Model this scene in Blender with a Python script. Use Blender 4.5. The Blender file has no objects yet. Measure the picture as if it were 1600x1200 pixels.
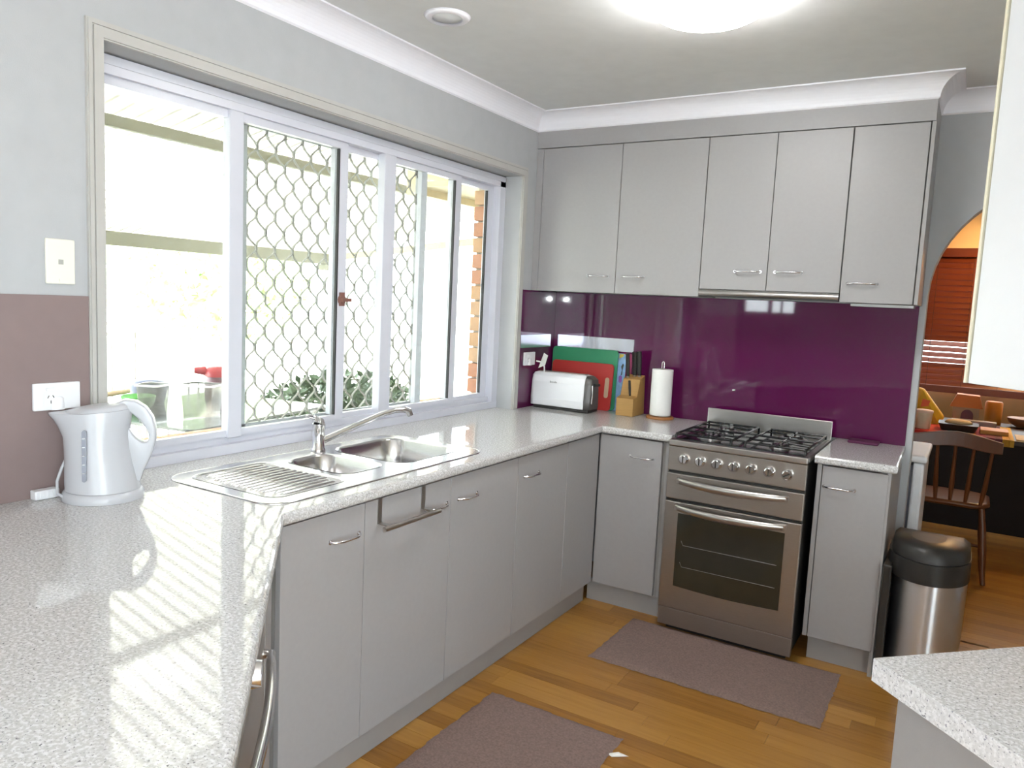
import bpy, bmesh, math, random
from mathutils import Vector, Matrix
random.seed(7)
S = bpy.context.scene
C = S.collection
PI = math.pi

# ------------------------------------------------------------------ camera
CAM = Vector((2.1005, -3.9256, 1.4839))
YAW, PITCH, ROLL, FPX = 0.5431, -0.1093, 0.0478, 1182.8
d = Vector((-math.sin(YAW)*math.cos(PITCH), math.cos(YAW)*math.cos(PITCH), math.sin(PITCH)))
r0 = d.cross(Vector((0, 0, 1))).normalized(); u0 = r0.cross(d)
rr = r0*math.cos(ROLL) + u0*math.sin(ROLL); uu = -r0*math.sin(ROLL) + u0*math.cos(ROLL)
cam = bpy.data.cameras.new('camera'); camo = bpy.data.objects.new('camera', cam); C.objects.link(camo)
M = Matrix((rr, uu, -d)).transposed().to_4x4(); M.translation = CAM; camo.matrix_world = M
cam.sensor_width = 36; cam.lens = FPX/1600*36; cam.clip_start = 0.02; cam.clip_end = 200
S.camera = camo

# ------------------------------------------------------------------ world, sun, flash, exposure
SKY = 5.0
w = bpy.data.worlds.new('sky'); S.world = w; w.use_nodes = True
bg = w.node_tree.nodes['Background']; bg.inputs[0].default_value = (0.88, 0.95, 1.0, 1); bg.inputs[1].default_value = SKY
sun = bpy.data.lights.new('sun', 'SUN'); sun.energy = 14; sun.angle = 0.02; sun.color = (1, .95, .86)
suno = bpy.data.objects.new('sun', sun); C.objects.link(suno); suno.rotation_euler = (math.radians(12), math.radians(38), 0)
fl = bpy.data.lights.new('camera_flash', 'POINT'); fl.energy = 9; fl.shadow_soft_size = 0.018; fl.color = (0.93, 0.96, 1)
flo = bpy.data.objects.new('camera_flash', fl); C.objects.link(flo); flo.location = CAM + uu*0.045 - rr*0.02 - d*.0
S.view_settings.view_transform = 'Standard'; S.view_settings.look = 'None'
S.view_settings.gamma = 1; S.view_settings.use_curve_mapping = False
S.view_settings.exposure = 1.7

# ------------------------------------------------------------------ materials
MATS = {}
def lin(c): return tuple(((v/255)/12.92 if v/255 <= .04045 else ((v/255+.055)/1.055)**2.4) for v in c)
def mat(name, col, rough=.5, metal=0., var=.06, scale=14, bump=0., bscale=200, coat=0., emit=None, aniso=0., spec=.5, coatr=.03, stretch=(1, 1, 1)):
    if name in MATS: return MATS[name]
    m = bpy.data.materials.new(name); m.use_nodes = True; nt = m.node_tree; N = nt.nodes; L = nt.links
    b = N['Principled BSDF']
    geo = N.new('ShaderNodeNewGeometry'); mp = N.new('ShaderNodeMapping'); mp.inputs['Scale'].default_value = stretch
    L.new(geo.outputs['Position'], mp.inputs['Vector'])
    nz = N.new('ShaderNodeTexNoise'); nz.inputs['Scale'].default_value = scale; nz.inputs['Detail'].default_value = 4
    L.new(mp.outputs[0], nz.inputs['Vector'])
    mx = N.new('ShaderNodeMix'); mx.data_type = 'RGBA'
    mx.inputs[6].default_value = (*[max(0, v*(1-var)) for v in col], 1); mx.inputs[7].default_value = (*[min(1, v*(1+var)) for v in col], 1)
    L.new(nz.outputs['Fac'], mx.inputs[0]); L.new(mx.outputs[2], b.inputs['Base Color'])
    b.inputs['Roughness'].default_value = rough; b.inputs['Metallic'].default_value = metal
    b.inputs['Coat Weight'].default_value = coat; b.inputs['Coat Roughness'].default_value = coatr
    b.inputs['Anisotropic'].default_value = aniso; b.inputs['Specular IOR Level'].default_value = spec
    if bump:
        n2 = N.new('ShaderNodeTexNoise'); n2.inputs['Scale'].default_value = bscale; n2.inputs['Detail'].default_value = 3
        L.new(mp.outputs[0], n2.inputs['Vector'])
        bp = N.new('ShaderNodeBump'); bp.inputs['Strength'].default_value = bump; bp.inputs['Distance'].default_value = .002
        L.new(n2.outputs['Fac'], bp.inputs['Height']); L.new(bp.outputs[0], b.inputs['Normal'])
    if emit:
        b.inputs['Emission Color'].default_value = (*emit[:3], 1); b.inputs['Emission Strength'].default_value = emit[3]
    MATS[name] = m; return m

def speckle(name, base, dark, pale, rough=.12):
    m = bpy.data.materials.new(name); m.use_nodes = True; nt = m.node_tree; N = nt.nodes; L = nt.links; b = N['Principled BSDF']
    geo = N.new('ShaderNodeNewGeometry')
    def nz(scale, lo, hi):
        n = N.new('ShaderNodeTexNoise'); n.inputs['Scale'].default_value = scale; n.inputs['Detail'].default_value = 2
        L.new(geo.outputs['Position'], n.inputs['Vector'])
        r = N.new('ShaderNodeMapRange'); r.inputs[1].default_value = lo; r.inputs[2].default_value = hi; L.new(n.outputs['Fac'], r.inputs[0]); return r.outputs[0]
    def mix(a, bcol, f):
        x = N.new('ShaderNodeMix'); x.data_type = 'RGBA'; L.new(f, x.inputs[0])
        if isinstance(a, tuple): x.inputs[6].default_value = (*a, 1)
        else: L.new(a, x.inputs[6])
        x.inputs[7].default_value = (*bcol, 1); return x.outputs[2]
    c = mix(base, pale, nz(160, .45, .62)); c = mix(c, dark, nz(260, .60, .70)); c = mix(c, tuple(v*.55 for v in dark), nz(120, .68, .74))
    L.new(c, b.inputs['Base Color']); b.inputs['Roughness'].default_value = rough; b.inputs['Specular IOR Level'].default_value = .48
    return m

def glass(name, fres=.9):
    m = bpy.data.materials.new(name); m.use_nodes = True; nt = m.node_tree; N = nt.nodes; L = nt.links
    for n in list(N): N.remove(n)
    o = N.new('ShaderNodeOutputMaterial'); t = N.new('ShaderNodeBsdfTransparent'); t.inputs[0].default_value = (.96, .98, .97, 1)
    g = N.new('ShaderNodeBsdfGlossy'); g.inputs['Roughness'].default_value = .01
    gg = N.new('ShaderNodeNewGeometry'); dp = N.new('ShaderNodeVectorMath'); dp.operation = 'DOT_PRODUCT'; L.new(gg.outputs['Incoming'], dp.inputs[0]); L.new(gg.outputs['Normal'], dp.inputs[1])
    def mth(op, a, b_=None):
        n_ = N.new('ShaderNodeMath'); n_.operation = op
        for i_, v_ in enumerate((a, b_)):
            if v_ is None: continue
            if isinstance(v_, (int, float)): n_.inputs[i_].default_value = v_
            else: L.new(v_, n_.inputs[i_])
        return n_.outputs[0]
    f = mth('ADD', mth('MULTIPLY', mth('POWER', mth('SUBTRACT', 1., mth('ABSOLUTE', dp.outputs['Value'])), 5.), .94), .035)   # Schlick, both faces alike
    # faint dust on the pane
    dn = N.new('ShaderNodeTexNoise'); dn.inputs['Scale'].default_value = 40; geo = N.new('ShaderNodeNewGeometry'); L.new(geo.outputs['Position'], dn.inputs['Vector'])
    mr = N.new('ShaderNodeMapRange'); mr.inputs[1].default_value = .5; mr.inputs[2].default_value = .9; mr.inputs[3].default_value = .02; mr.inputs[4].default_value = .10; L.new(dn.outputs['Fac'], mr.inputs[0])
    df = N.new('ShaderNodeBsdfDiffuse'); df.inputs[0].default_value = (.8, .8, .78, 1)
    a = N.new('ShaderNodeMixShader'); L.new(mr.outputs[0], a.inputs[0]); L.new(t.outputs[0], a.inputs[1]); L.new(df.outputs[0], a.inputs[2])
    s = N.new('ShaderNodeMixShader'); L.new(f, s.inputs[0]); L.new(a.outputs[0], s.inputs[1]); L.new(g.outputs[0], s.inputs[2])
    L.new(s.outputs[0], o.inputs[0]); return m

def clearplastic(name, col, alpha):
    m = bpy.data.materials.new(name); m.use_nodes = True; nt = m.node_tree; N = nt.nodes; L = nt.links
    b = N['Principled BSDF']; n = N.new('ShaderNodeTexNoise'); n.inputs['Scale'].default_value = 30
    mx = N.new('ShaderNodeMix'); mx.data_type = 'RGBA'; mx.inputs[6].default_value = (*col, 1); mx.inputs[7].default_value = (*[v*.8 for v in col], 1)
    L.new(n.outputs['Fac'], mx.inputs[0]); L.new(mx.outputs[2], b.inputs['Base Color']); b.inputs['Alpha'].default_value = alpha; b.inputs['Roughness'].default_value = .15
    return m

def translucent(name, col, f=.5):
    m = bpy.data.materials.new(name); m.use_nodes = True; nt = m.node_tree; N = nt.nodes; L = nt.links
    for n in list(N): N.remove(n)
    o = N.new('ShaderNodeOutputMaterial'); t = N.new('ShaderNodeBsdfTranslucent'); dd = N.new('ShaderNodeBsdfDiffuse')
    nz = N.new('ShaderNodeTexNoise'); nz.inputs['Scale'].default_value = 5; mx = N.new('ShaderNodeMix'); mx.data_type = 'RGBA'
    mx.inputs[6].default_value = (*col, 1); mx.inputs[7].default_value = (*[v*.85 for v in col], 1); L.new(nz.outputs['Fac'], mx.inputs[0])
    L.new(mx.outputs[2], t.inputs[0]); L.new(mx.outputs[2], dd.inputs[0])
    s = N.new('ShaderNodeMixShader'); s.inputs[0].default_value = f; L.new(dd.outputs[0], s.inputs[1]); L.new(t.outputs[0], s.inputs[2]); L.new(s.outputs[0], o.inputs[0]); return m

def woodfloor(name, tint=1.0):
    m = bpy.data.materials.new(name); m.use_nodes = True; nt = m.node_tree; N = nt.nodes; L = nt.links; b = N['Principled BSDF']
    geo = N.new('ShaderNodeNewGeometry'); oi = N.new('ShaderNodeObjectInfo'); mp = N.new('ShaderNodeMapping'); mp.inputs['Scale'].default_value = (1.5, 22, 1)
    L.new(geo.outputs['Position'], mp.inputs[0]); nz = N.new('ShaderNodeTexNoise'); nz.inputs['Scale'].default_value = 3; nz.inputs['Detail'].default_value = 6
    L.new(mp.outputs[0], nz.inputs['Vector'])
    ad = N.new('ShaderNodeMath'); ad.operation = 'MULTIPLY_ADD'; ad.inputs[1].default_value = .45; L.new(oi.outputs['Random'], ad.inputs[0])
    m2 = N.new('ShaderNodeMath'); m2.operation = 'MULTIPLY'; m2.inputs[1].default_value = .55; L.new(nz.outputs['Fac'], m2.inputs[0]); L.new(m2.outputs[0], ad.inputs[2])
    cr = N.new('ShaderNodeValToRGB'); e = cr.color_ramp.elements
    e[0].position = .08; e[0].color = (.20*tint, .080*tint, .016*tint, 1); e[1].position = .92; e[1].color = (.50*tint, .27*tint, .065*tint, 1)
    k = e.new(.45); k.color = (.36*tint, .17*tint, .035*tint, 1)
    L.new(ad.outputs[0], cr.inputs[0]); L.new(cr.outputs[0], b.inputs['Base Color']); b.inputs['Roughness'].default_value = .28
    return m

WALL = mat('wall_paint', (.44, .45, .465), .75, bump=.15, bscale=350)
CEIL = mat('ceiling_paint', (.70, .715, .72), .85, bump=.1, bscale=300)
WHITE = mat('white_gloss_paint', (.84, .84, .90), .4, var=.02)
TRIMG = mat('trim_paint', (.47, .46, .44), .45)
ALU = mat('white_aluminium', (.62, .63, .70), .35, var=.02)
CAB = mat('cabinet_laminate', (.350, .342, .348), .38, var=.04, scale=60, bump=.08, bscale=500)
CABIN = mat('cabinet_inside', (.28, .27, .26), .6)
KICK = mat('kick_laminate', (.33, .32, .32), .5)
WCAB = mat('white_laminate', (.66, .67, .71), .35, var=.02)
CREAM = mat('cream_edge', (.72, .69, .55), .5)
BENCH = speckle('speckled_benchtop', (.50, .495, .49), (.20, .19, .21), (.68, .68, .69), .04)
CHROME = mat('chrome', (.78, .78, .80), .12, 1., var=.02)
STEEL = mat('brushed_steel', (.50, .48, .46), .28, 1., var=.10, scale=40, stretch=(1, 1, 30), bump=.05, bscale=80)
STEELD = mat('stove_steel', (.42, .39, .36), .33, 1., var=.10, scale=30, stretch=(1, 1, 30), bump=.05, bscale=80)
SINK = mat('sink_steel', (.66, .66, .67), .2, 1., var=.06, scale=30)
PURPLE = mat('purple_glass', (.085, .0055, .052), .035, var=.12, scale=3, spec=.6)
TAUPE = mat('taupe_splash', (.245, .182, .178), .5, var=.07, scale=20)
BLACK = mat('black_plastic', (.022, .021, .02), .4, var=.15)
ENAMEL = mat('black_enamel', (.012, .013, .014), .12, var=.2)
OVENGL = mat('oven_glass', (.030, .028, .020), .05, var=.2)
WPLAST = mat('white_plastic', (.80, .81, .84), .28, var=.02)
CRPLAST = mat('cream_plastic', (.80, .79, .70), .4, var=.02)
GPLAST = mat('grey_gauge', (.22, .23, .28), .3)
GREYP = mat('toaster_grey', (.10, .095, .09), .35)
GREEN = mat('green_board', (.03, .25, .12), .5)
RED = mat('red_board', (.42, .03, .025), .5)
TAN = mat('board_edge', (.50, .36, .24), .6)
PAPER = mat('paper', (.82, .82, .80), .9, bump=.3, bscale=150)
BLOCKW = mat('knife_block_wood', (.42, .24, .075), .5, var=.15, scale=20, stretch=(1, 1, 12))
BASEW = mat('round_wood_base', (.36, .15, .045), .4, var=.2)
RUG = mat('brown_rug', (.225, .155, .135), .95, var=.45, scale=130, bump=1.0, bscale=260)
FLOORW = woodfloor('floor_planks'); FLOORB = woodfloor('floor_base', .8)
MESHG = mat('grille_grey', (.30, .30, .28), .5)
SCRN = mat('screen_frame_grey', (.40, .42, .44), .5)
GLASS = glass('window_glass')
BRICKM = {i: mat('brick_%d' % i, c, .85, var=.2, scale=40, bump=.5) for i, c in enumerate([(.42, .20, .12), (.45, .27, .15), (.20, .13, .13), (.48, .30, .18)])}
MORTAR = mat('mortar', (.50, .45, .38), .9)
BEAMM = mat('olive_beam', (.15, .145, .10), .6)
ROOFM = translucent('patio_roof', (.88, .87, .83), .45)
FASC = mat('beige_fascia', (.56, .47, .30), .6)
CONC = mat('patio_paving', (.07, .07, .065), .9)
GRASS = mat('lawn', (.46, .47, .38), .95, var=.4, scale=3)
LEAFD = mat('dark_leaves', (.05, .085, .04), .6, var=.5, scale=20)
LEAFL = mat('light_leaves', (.42, .54, .28), .6, var=.4, scale=8)
RAILM = mat('fence_grey', (.62, .58, .56), .5)
POSTM = mat('pale_post', (.55, .62, .66), .5)
TABLEG = mat('table_glass_top', (.10, .11, .115), .15)
DCREAM = mat('dining_wall', (.80, .62, .36), .8)
BLINDW = mat('blind_timber', (.16, .035, .012), .35, var=.15, scale=10, stretch=(1, 8, 8))
CHAIRW = mat('chair_timber', (.12, .038, .011), .35, var=.25, scale=8, stretch=(4, 4, 1))
DARKW = mat('dark_timber', (.035, .018, .012), .4, var=.2)
LAMPM = mat('lamp_diffuser', (.9, .9, .86), .4, emit=(1, .98, .96, 12.0), var=.01)

# ------------------------------------------------------------------ mesh builder
class MB:
    def __init__(s): s.v = []; s.f = []; s.sm = []
    def add(s, vs, fs, smooth=False):
        o = len(s.v); s.v += [tuple(p) for p in vs]; s.f += [[i+o for i in f] for f in fs]; s.sm += [smooth]*len(fs); return s
    def box(s, x0, x1, y0, y1, z0, z1):
        x0, x1 = sorted((x0, x1)); y0, y1 = sorted((y0, y1)); z0, z1 = sorted((z0, z1))
        return s.add([(x0, y0, z0), (x1, y0, z0), (x1, y1, z0), (x0, y1, z0), (x0, y0, z1), (x1, y0, z1), (x1, y1, z1), (x0, y1, z1)],
                     [(0, 3, 2, 1), (4, 5, 6, 7), (0, 1, 5, 4), (1, 2, 6, 5), (2, 3, 7, 6), (3, 0, 4, 7)])
    def obox(s, o, a, b, c):      # corner o, edge vectors
        o, a, b, c = map(Vector, (o, a, b, c)); P = [o, o+a, o+a+b, o+b, o+c, o+a+c, o+a+b+c, o+b+c]
        f = [(0, 3, 2, 1), (4, 5, 6, 7), (0, 1, 5, 4), (1, 2, 6, 5), (2, 3, 7, 6), (3, 0, 4, 7)]
        if a.cross(b).dot(c) < 0: f = [t[::-1] for t in f]
        return s.add(P, f)
    def prism(s, pts, h):         # polygon points (3D, planar), extrusion vector
        n = len(pts); P = [Vector(p) for p in pts]; h = Vector(h); nrm = Vector((0, 0, 0))
        for i in range(n): nrm += P[i].cross(P[(i+1) % n])
        fl = nrm.dot(h) < 0
        fs = [tuple(range(n))[::-1], tuple(range(n, 2*n))] + [(i, (i+1) % n, n+(i+1) % n, n+i) for i in range(n)]
        if fl: fs = [t[::-1] for t in fs]
        return s.add(P+[p+h for p in P], fs)
    def loft(s, rings, cap=True, smooth=True, closed=False):
        n = len(rings[0]); V = [p for r in rings for p in r]; F = []
        m = len(rings)
        for k in range(m if closed else m-1):
            a = k*n; b = ((k+1) % m)*n
            for i in range(n): F.append((a+i, a+(i+1) % n, b+(i+1) % n, b+i))
        s.add(V, F, smooth)
        if cap and not closed:
            s.add(rings[0], [tuple(range(n))[::-1]]); s.add(rings[-1], [tuple(range(n))])
        return s
    def tube(s, pts, r, n=10, cap=True, flat=None):
        pts = [Vector(p) for p in pts]; rings = []; T0 = (pts[1]-pts[0]).normalized()
        ref = Vector((0, 0, 1)) if abs(T0.z) < .9 else Vector((1, 0, 0)); N = (ref-T0*ref.dot(T0)).normalized()
        for i, p in enumerate(pts):
            T = (pts[min(i+1, len(pts)-1)]-pts[max(i-1, 0)]).normalized(); N = (N-T*N.dot(T)).normalized(); B = T.cross(N)
            R = r[i] if isinstance(r, (list, tuple)) else r; q = flat or 1
            rings.append([p+N*(R*math.cos(2*PI*k/n))+B*(R*q*math.sin(2*PI*k/n)) for k in range(n)])
        return s.loft(rings, cap)
    def lathe(s, prof, c=(0, 0, 0), n=24, sx=1, sy=1, cap=True):
        c = Vector(c); return s.loft([[c+Vector((R*sx*math.cos(2*PI*k/n), R*sy*math.sin(2*PI*k/n), z)) for k in range(n)] for R, z in prof], cap)
    def cyl(s, a, b, r, n=16, r2=None):
        return s.tube([a, b], [r, r if r2 is None else r2], n)
def rrect(x0, x1, y0, y1, r, n=5):
    P = []
    for cx, cy, a0 in ((x1-r, y1-r, 0), (x0+r, y1-r, 90), (x0+r, y0+r, 180), (x1-r, y0+r, 270)):
        for k in range(n+1):
            a = math.radians(a0+90*k/n); P.append((cx+r*math.cos(a), cy+r*math.sin(a)))
    return P
def arc(c, a, b, a0, a1, n=10):
    c, a, b = map(Vector, (c, a, b)); return [c+a*math.cos(math.radians(a0+(a1-a0)*k/n))+b*math.sin(math.radians(a0+(a1-a0)*k/n)) for k in range(n+1)]

def mesh(name, mb, m, bevel=0., seg=2):
    me = bpy.data.meshes.new(name); me.from_pydata(mb.v, [], mb.f)
    for p, sm in zip(me.polygons, mb.sm): p.use_smooth = sm
    if bevel:
        bm = bmesh.new(); bm.from_mesh(me); bmesh.ops.remove_doubles(bm, verts=bm.verts, dist=1e-6)
        ed = [e for e in bm.edges if len(e.link_faces) == 2 and e.calc_face_angle(0) > .6]
        bmesh.ops.bevel(bm, geom=ed, offset=bevel, segments=seg, affect='EDGES', profile=.5, clamp_overlap=True)
        bm.to_mesh(me); bm.free()
    me.materials.append(m); me.update(); return me
def tag(o, label=None, cat=None, group=None, kind=None):
    for k, v in (('label', label), ('category', cat), ('group', group), ('kind', kind)):
        if v: o[k] = v
    return o
def link(name, data, parent=None):
    o = bpy.data.objects.new(name, data); C.objects.link(o)
    if parent is not None: o.parent = parent
    return o
def thing(name, label, cat, loc=(0, 0, 0), rz=0., group=None, kind=None):
    o = link(name, None); o.location = loc; o.rotation_euler = (0, 0, rz); o.empty_display_size = .05
    return tag(o, label, cat, group, kind)
def part(name, mb, m, parent, bevel=0., seg=2, world=True, label=None):
    """world=True: coordinates are world ones; else in the frame of the thing"""
    o = link(name, mesh(name, mb, m, bevel, seg), parent)
    if world and parent is not None and parent.type == 'EMPTY':
        o.matrix_parent_inverse = (Matrix.Translation(parent.location) @ Matrix.Rotation(parent.rotation_euler.z, 4, 'Z')).inverted()
    if label: o['label'] = label
    return o
def single(name, mb, m, label, cat, bevel=0., seg=2, group=None):
    return tag(link(name, mesh(name, mb, m, bevel, seg)), label, cat, group)
def struct(name, mb, m, label=None, bevel=0.):
    return tag(link(name, mesh(name, mb, m, bevel)), label, None, None, 'structure')
def copy_tree(o, parent=None):
    c = o.copy(); C.objects.link(c); c.parent = parent
    for ch in list(o.children): copy_tree(ch, c)
    return c

# ------------------------------------------------------------------ dimensions
H = .9; D = .607; D2 = .579; ZU = 1.547; ZC = 2.477; DU = .299; XR = 1.878; XJ = 1.905
ZK = .109; ZB = .866           # door bottoms, underside of the tops
WY0, WY1, WZ1 = -2.69, -.448, 2.135   # window opening

# ------------------------------------------------------------------ room shell
floor = struct('floor', MB().box(-.19, 4.6, -4.1, 3.4, -.06, -.004).box(-2.6, 4.6, -7.1, -4.1, -.06, -.004), FLOORB, 'honey brown timber strip floor')
pl_me = mesh('plank', MB().box(-.5, .5, -.5, .5, -.5, .5), FLOORW)
def planks(x0, x1, y0, y1, wd=.072):
    y = y0; k = 0
    while y < y1-.001:
        x = x0-random.uniform(0, .5)
        while x < x1:
            L = random.uniform(.45, 1.0); a = max(x, x0); b = min(x+L, x1)
            if b-a > .03:
                o = link('plank', pl_me, floor); o.location = ((a+b)/2, y+wd/2, -.002); o.scale = (b-a-.0012, wd-.0012, .004); k += 1
            x += L
        y += wd
    return k
planks(.50, 2.75, -2.62, .10); planks(1.7, 2.75, .10, 2.9)

lw = MB()
lw.box(-.19, 0, -4.0, WY0, 0, ZC).box(-.19, 0, WY1, 3.4, 0, ZC).box(-.19, 0, WY0, WY1, WZ1, ZC).box(-.19, 0, WY0, WY1, 0, .862)
wall_left = struct('wall_left', lw, WALL, 'pale grey painted wall around the kitchen window')
# brick veneer outside
ve = MB(); ve.box(-.298, -.192, -4.0, -2.74, -.3, 2.42).box(-.298, -.192, -.40, 3.4, -.3, 2.42).box(-.298, -.192, -2.74, -.40, 2.10, 2.42).box(-.298, -.192, -2.74, -.40, -.3, .89)
veneer = struct('wall_exterior', ve, MORTAR, 'brick outer wall seen past the window edge')
def bricks(parent):
    k = 0; z = .965; bm_ = {i: mesh('brick', MB().box(-.5, .5, -.5, .5, -.5, .5), BRICKM[i], .04, 1) for i in range(4)}
    while z < 2.08:                                    # right-hand window return
        o = link('brick', bm_[random.choice([0, 1, 3, 0, 1, 2])], parent); o.location = (-.247, -.415, z+.038); o.scale = (.112, .036, .076); z += .086; k += 1
    y = -2.72
    while y < -.46:                                    # sloping brick-on-edge sill
        o = link('brick', bm_[random.choice([1, 3, 3, 0])], parent); o.location = (-.262, y+.038, .925); o.scale = (.15, .076, .07); o.rotation_euler = (0, math.radians(-10), 0); y += .086; k += 1
bricks(veneer)

# back wall with the arched opening
def arch_wall():
    cx, cz, R = XJ+.5, 1.60, .5; x1 = 4.5; n = 24
    m = MB()
    m.box(-.19, XJ, 0, .11, 0, ZC).box(XJ+1.0, x1, 0, .11, 0, ZC)
    a = [(cx-R*math.cos(PI*k/n), cz+R*math.sin(PI*k/n)) for k in range(n+1)]
    for k in range(n):
        (xa, za), (xb, zb) = a[k], a[k+1]
        m.prism([(xa, 0, za), (xb, 0, zb), (xb, 0, ZC), (xa, 0, ZC)], (0, .11, 0))
    return m
wall_back = struct('wall_back', arch_wall(), WALL, 'grey wall with the arched opening to the dining room')
struct('ceiling', MB().box(-.30, 4.6, -4.1, 3.4, ZC, ZC+.06).box(-2.6, 4.6, -7.1, -4.1, ZC, ZC+.06), CEIL, 'pale grey flat ceiling')
struct('wall_right', MB().box(4.5, 4.6, -7.1, -6.4, 0, ZC).box(4.5, 4.6, -4.2, 3.5, 0, ZC).box(4.5, 4.6, -6.4, -4.2, 2.15, ZC).box(4.5, 4.6, -6.4, -4.2, 0, .1), WALL)  # wall with an opening left for the added fill window
w5 = tag(link('fill_window_right', None), None, None, None, 'structure')  # unseen window, added to throw daylight onto the lower doors
for y_ in (-6.4, -5.33, -4.26): part('frame', MB().box(4.53, 4.57, y_, y_+.06, .1, 2.15), ALU, w5)
part('pane', MB().box(4.548, 4.552, -6.4, -4.2, .1, 2.15), GLASS, w5)
rw = MB(); rx0, rx1, rz0, rz1 = -.70, -.04, 1.50, 2.05
rw.box(-2.6, rx0, -7.1, -7.0, 0, ZC).box(rx1, 2.6, -7.1, -7.0, 0, ZC).box(rx0, rx1, -7.1, -7.0, 0, rz0).box(rx0, rx1, -7.1, -7.0, rz1, ZC)
rw.box(2.6, 4.2, -7.1, -7.0, 0, .9).box(2.6, 4.2, -7.1, -7.0, 2.1, ZC).box(4.2, 4.5, -7.1, -7.0, 0, ZC)  # opening for the added rear fill window
struct('wall_rear', rw, WALL)
struct('wall_side', MB().box(-2.6, -2.5, -7.1, -4.0, 0, ZC).box(-2.6, -.19, -4.1, -4.0, 0, ZC), WALL)
w2 = tag(link('window_2', None), None, None, None, 'structure')
part('frame', MB().box(-.39, -.33, -7.06, -7.02, rz0, rz1).box(-.22, -.19, -7.06, -7.02, rz0, rz1), ALU, w2)
part('pane', MB().box(rx0, rx1, -7.045, -7.04, rz0, rz1), GLASS, w2)
w3 = tag(link('fill_window_rear', None), None, None, None, 'structure')  # unseen rear window, added as daylight fill for the cupboard fronts
part('frame', MB().box(2.6, 2.66, -7.06, -7.02, .9, 2.1).box(4.14, 4.2, -7.06, -7.02, .9, 2.1).box(3.37, 3.43, -7.06, -7.02, .9, 2.1), ALU, w3)
part('pane', MB().box(2.6, 4.2, -7.045, -7.04, .9, 2.1), GLASS, w3)

# bulkhead above the wall cupboards
struct('wall_bulkhead', MB().box(.001, 1.884, -DU, -.001, 2.303, ZC-.001), CAB, 'grey bulkhead above the wall cupboards')
# cove cornices: profile in (out, down)
def cove(c=.088, n=9):
    P = [(0, 0), (c, 0), (c, -.006)]
    for k in range(n+1):
        t = math.radians(90*k/n); P.append((.006+(c-.012)*(1-math.sin(t)), -.006-(c-.012)*(1-math.cos(t))))
    return P+[(.0, -c+.004), (0, -c)][1:]
def cornice(name, path, normals, label):
    """path: list of points on the wall line at ceiling; normals: mitred outward vectors per point"""
    pr = cove(); rings = []
    for p, nrm in zip(path, normals):
        rings.append([Vector((p[0]+nrm[0]*o, p[1]+nrm[1]*o, ZC+h)) for o, h in pr])
    mb = MB(); mb.loft(rings, True, False); return struct(name, mb, WHITE, label)
cornice('trim_1', [(0, -DU, 0), (0, -4.0, 0)], [(1, -1), (1, 0)], 'white cove cornice above the window wall')
cornice('trim_2', [(1.884, -DU, 0), (0, -DU, 0)], [(1, -1), (1, -1)], 'white cove cornice above the wall cupboards')
cornice('trim_3', [(1.884, 0, 0), (1.884, -DU, 0)], [(1, -1), (1, -1)], 'short white cornice return at the cupboard end')
cornice('trim_4', [(4.5, 0, 0), (1.884, 0, 0)], [(0, -1), (1, -1)], 'white cornice above the arch wall')

# ------------------------------------------------------------------ kitchen window
win = tag(link('window_1', None), 'wide white aluminium sliding window with diamond security grille', None, None, 'structure')
FX0, FX1 = -.185, -.095
f = MB()
f.box(FX0, FX1, WY0, WY0+.045, H, WZ1-.004).box(FX0, FX1, WY1-.05, WY1, H, WZ1-.004)
f.box(FX0, FX1, WY0, WY1, 2.078, WZ1-.004)
part('frame', f, ALU, win)
part('sill_track', MB().box(FX0, FX1+.002, WY0, WY1, H+.0005, .935).box(FX0, FX1-.025, WY0, WY1, .935, .962), ALU, win)
part('head_track', MB().box(FX1-.012, FX1+.004, WY0+.01, WY1-.01, 2.104, WZ1-.006), ALU, win)
for y0, y1, xf in ((-2.192, -2.135, -.100), (-1.408, -1.335, -.098)):
    part('mullion', MB().box(-.138, xf, y0, y1, .955, 2.085), ALU, win, .003)
def sash(y0, y1, xc, z0=.960, z1=2.082, sw=.028, l=True, r=True):
    m = MB(); m.box(xc-.012, xc+.012, y0, y1, z0, z0+.022).box(xc-.012, xc+.012, y0, y1, z1-.03, z1)
    if l: m.box(xc-.0119, xc+.0121, y0, y0+sw, z0, z1)
    if r: m.box(xc-.0119, xc+.0121, y1-sw, y1, z0, z1)
    s_ = part('sash', m, ALU, win)
    o = link('pane', mesh('pane', MB().box(xc-.002, xc+.002, y0+sw*.5, y1-sw*.5, z0+.01, z1-.015), GLASS), s_)
    return s_
sash(WY0+.04, -2.165, -.125, r=False)
sash(-2.155, -1.617, -.122, l=False, sw=.045)
sash(-1.665, -1.37, -.148, r=False)
sash(-1.36, -.83, -.122, l=False, sw=.045)
sash(-.875, WY1-.045, -.148, sw=.06)
part('stile', MB().box(-.160, -.136, -1.110, -1.068, .962, 2.08), ALU, win)
GASK = mat('black_gasket', (.02, .02, .022), .6)
for y_, x_ in ((-1.668, -.112), (-.881, -.112), (WY1-.112, -.138)): part('gasket', MB().box(x_-.012, x_+.001, y_, y_+.006, .985, 2.05), GASK, win)
lt = MB(); lt.cyl((-.110, -1.642, 1.455), (-.102, -1.642, 1.455), .02, 12); lt.box(-.104, -.088, -1.652, -1.60, 1.448, 1.462).box(-.108, -.100, -1.655, -1.63, 1.43, 1.485)
part('latch', lt, mat('brown_latch', (.22, .10, .08), .4), win, .001, label='small brown window latch')
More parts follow.
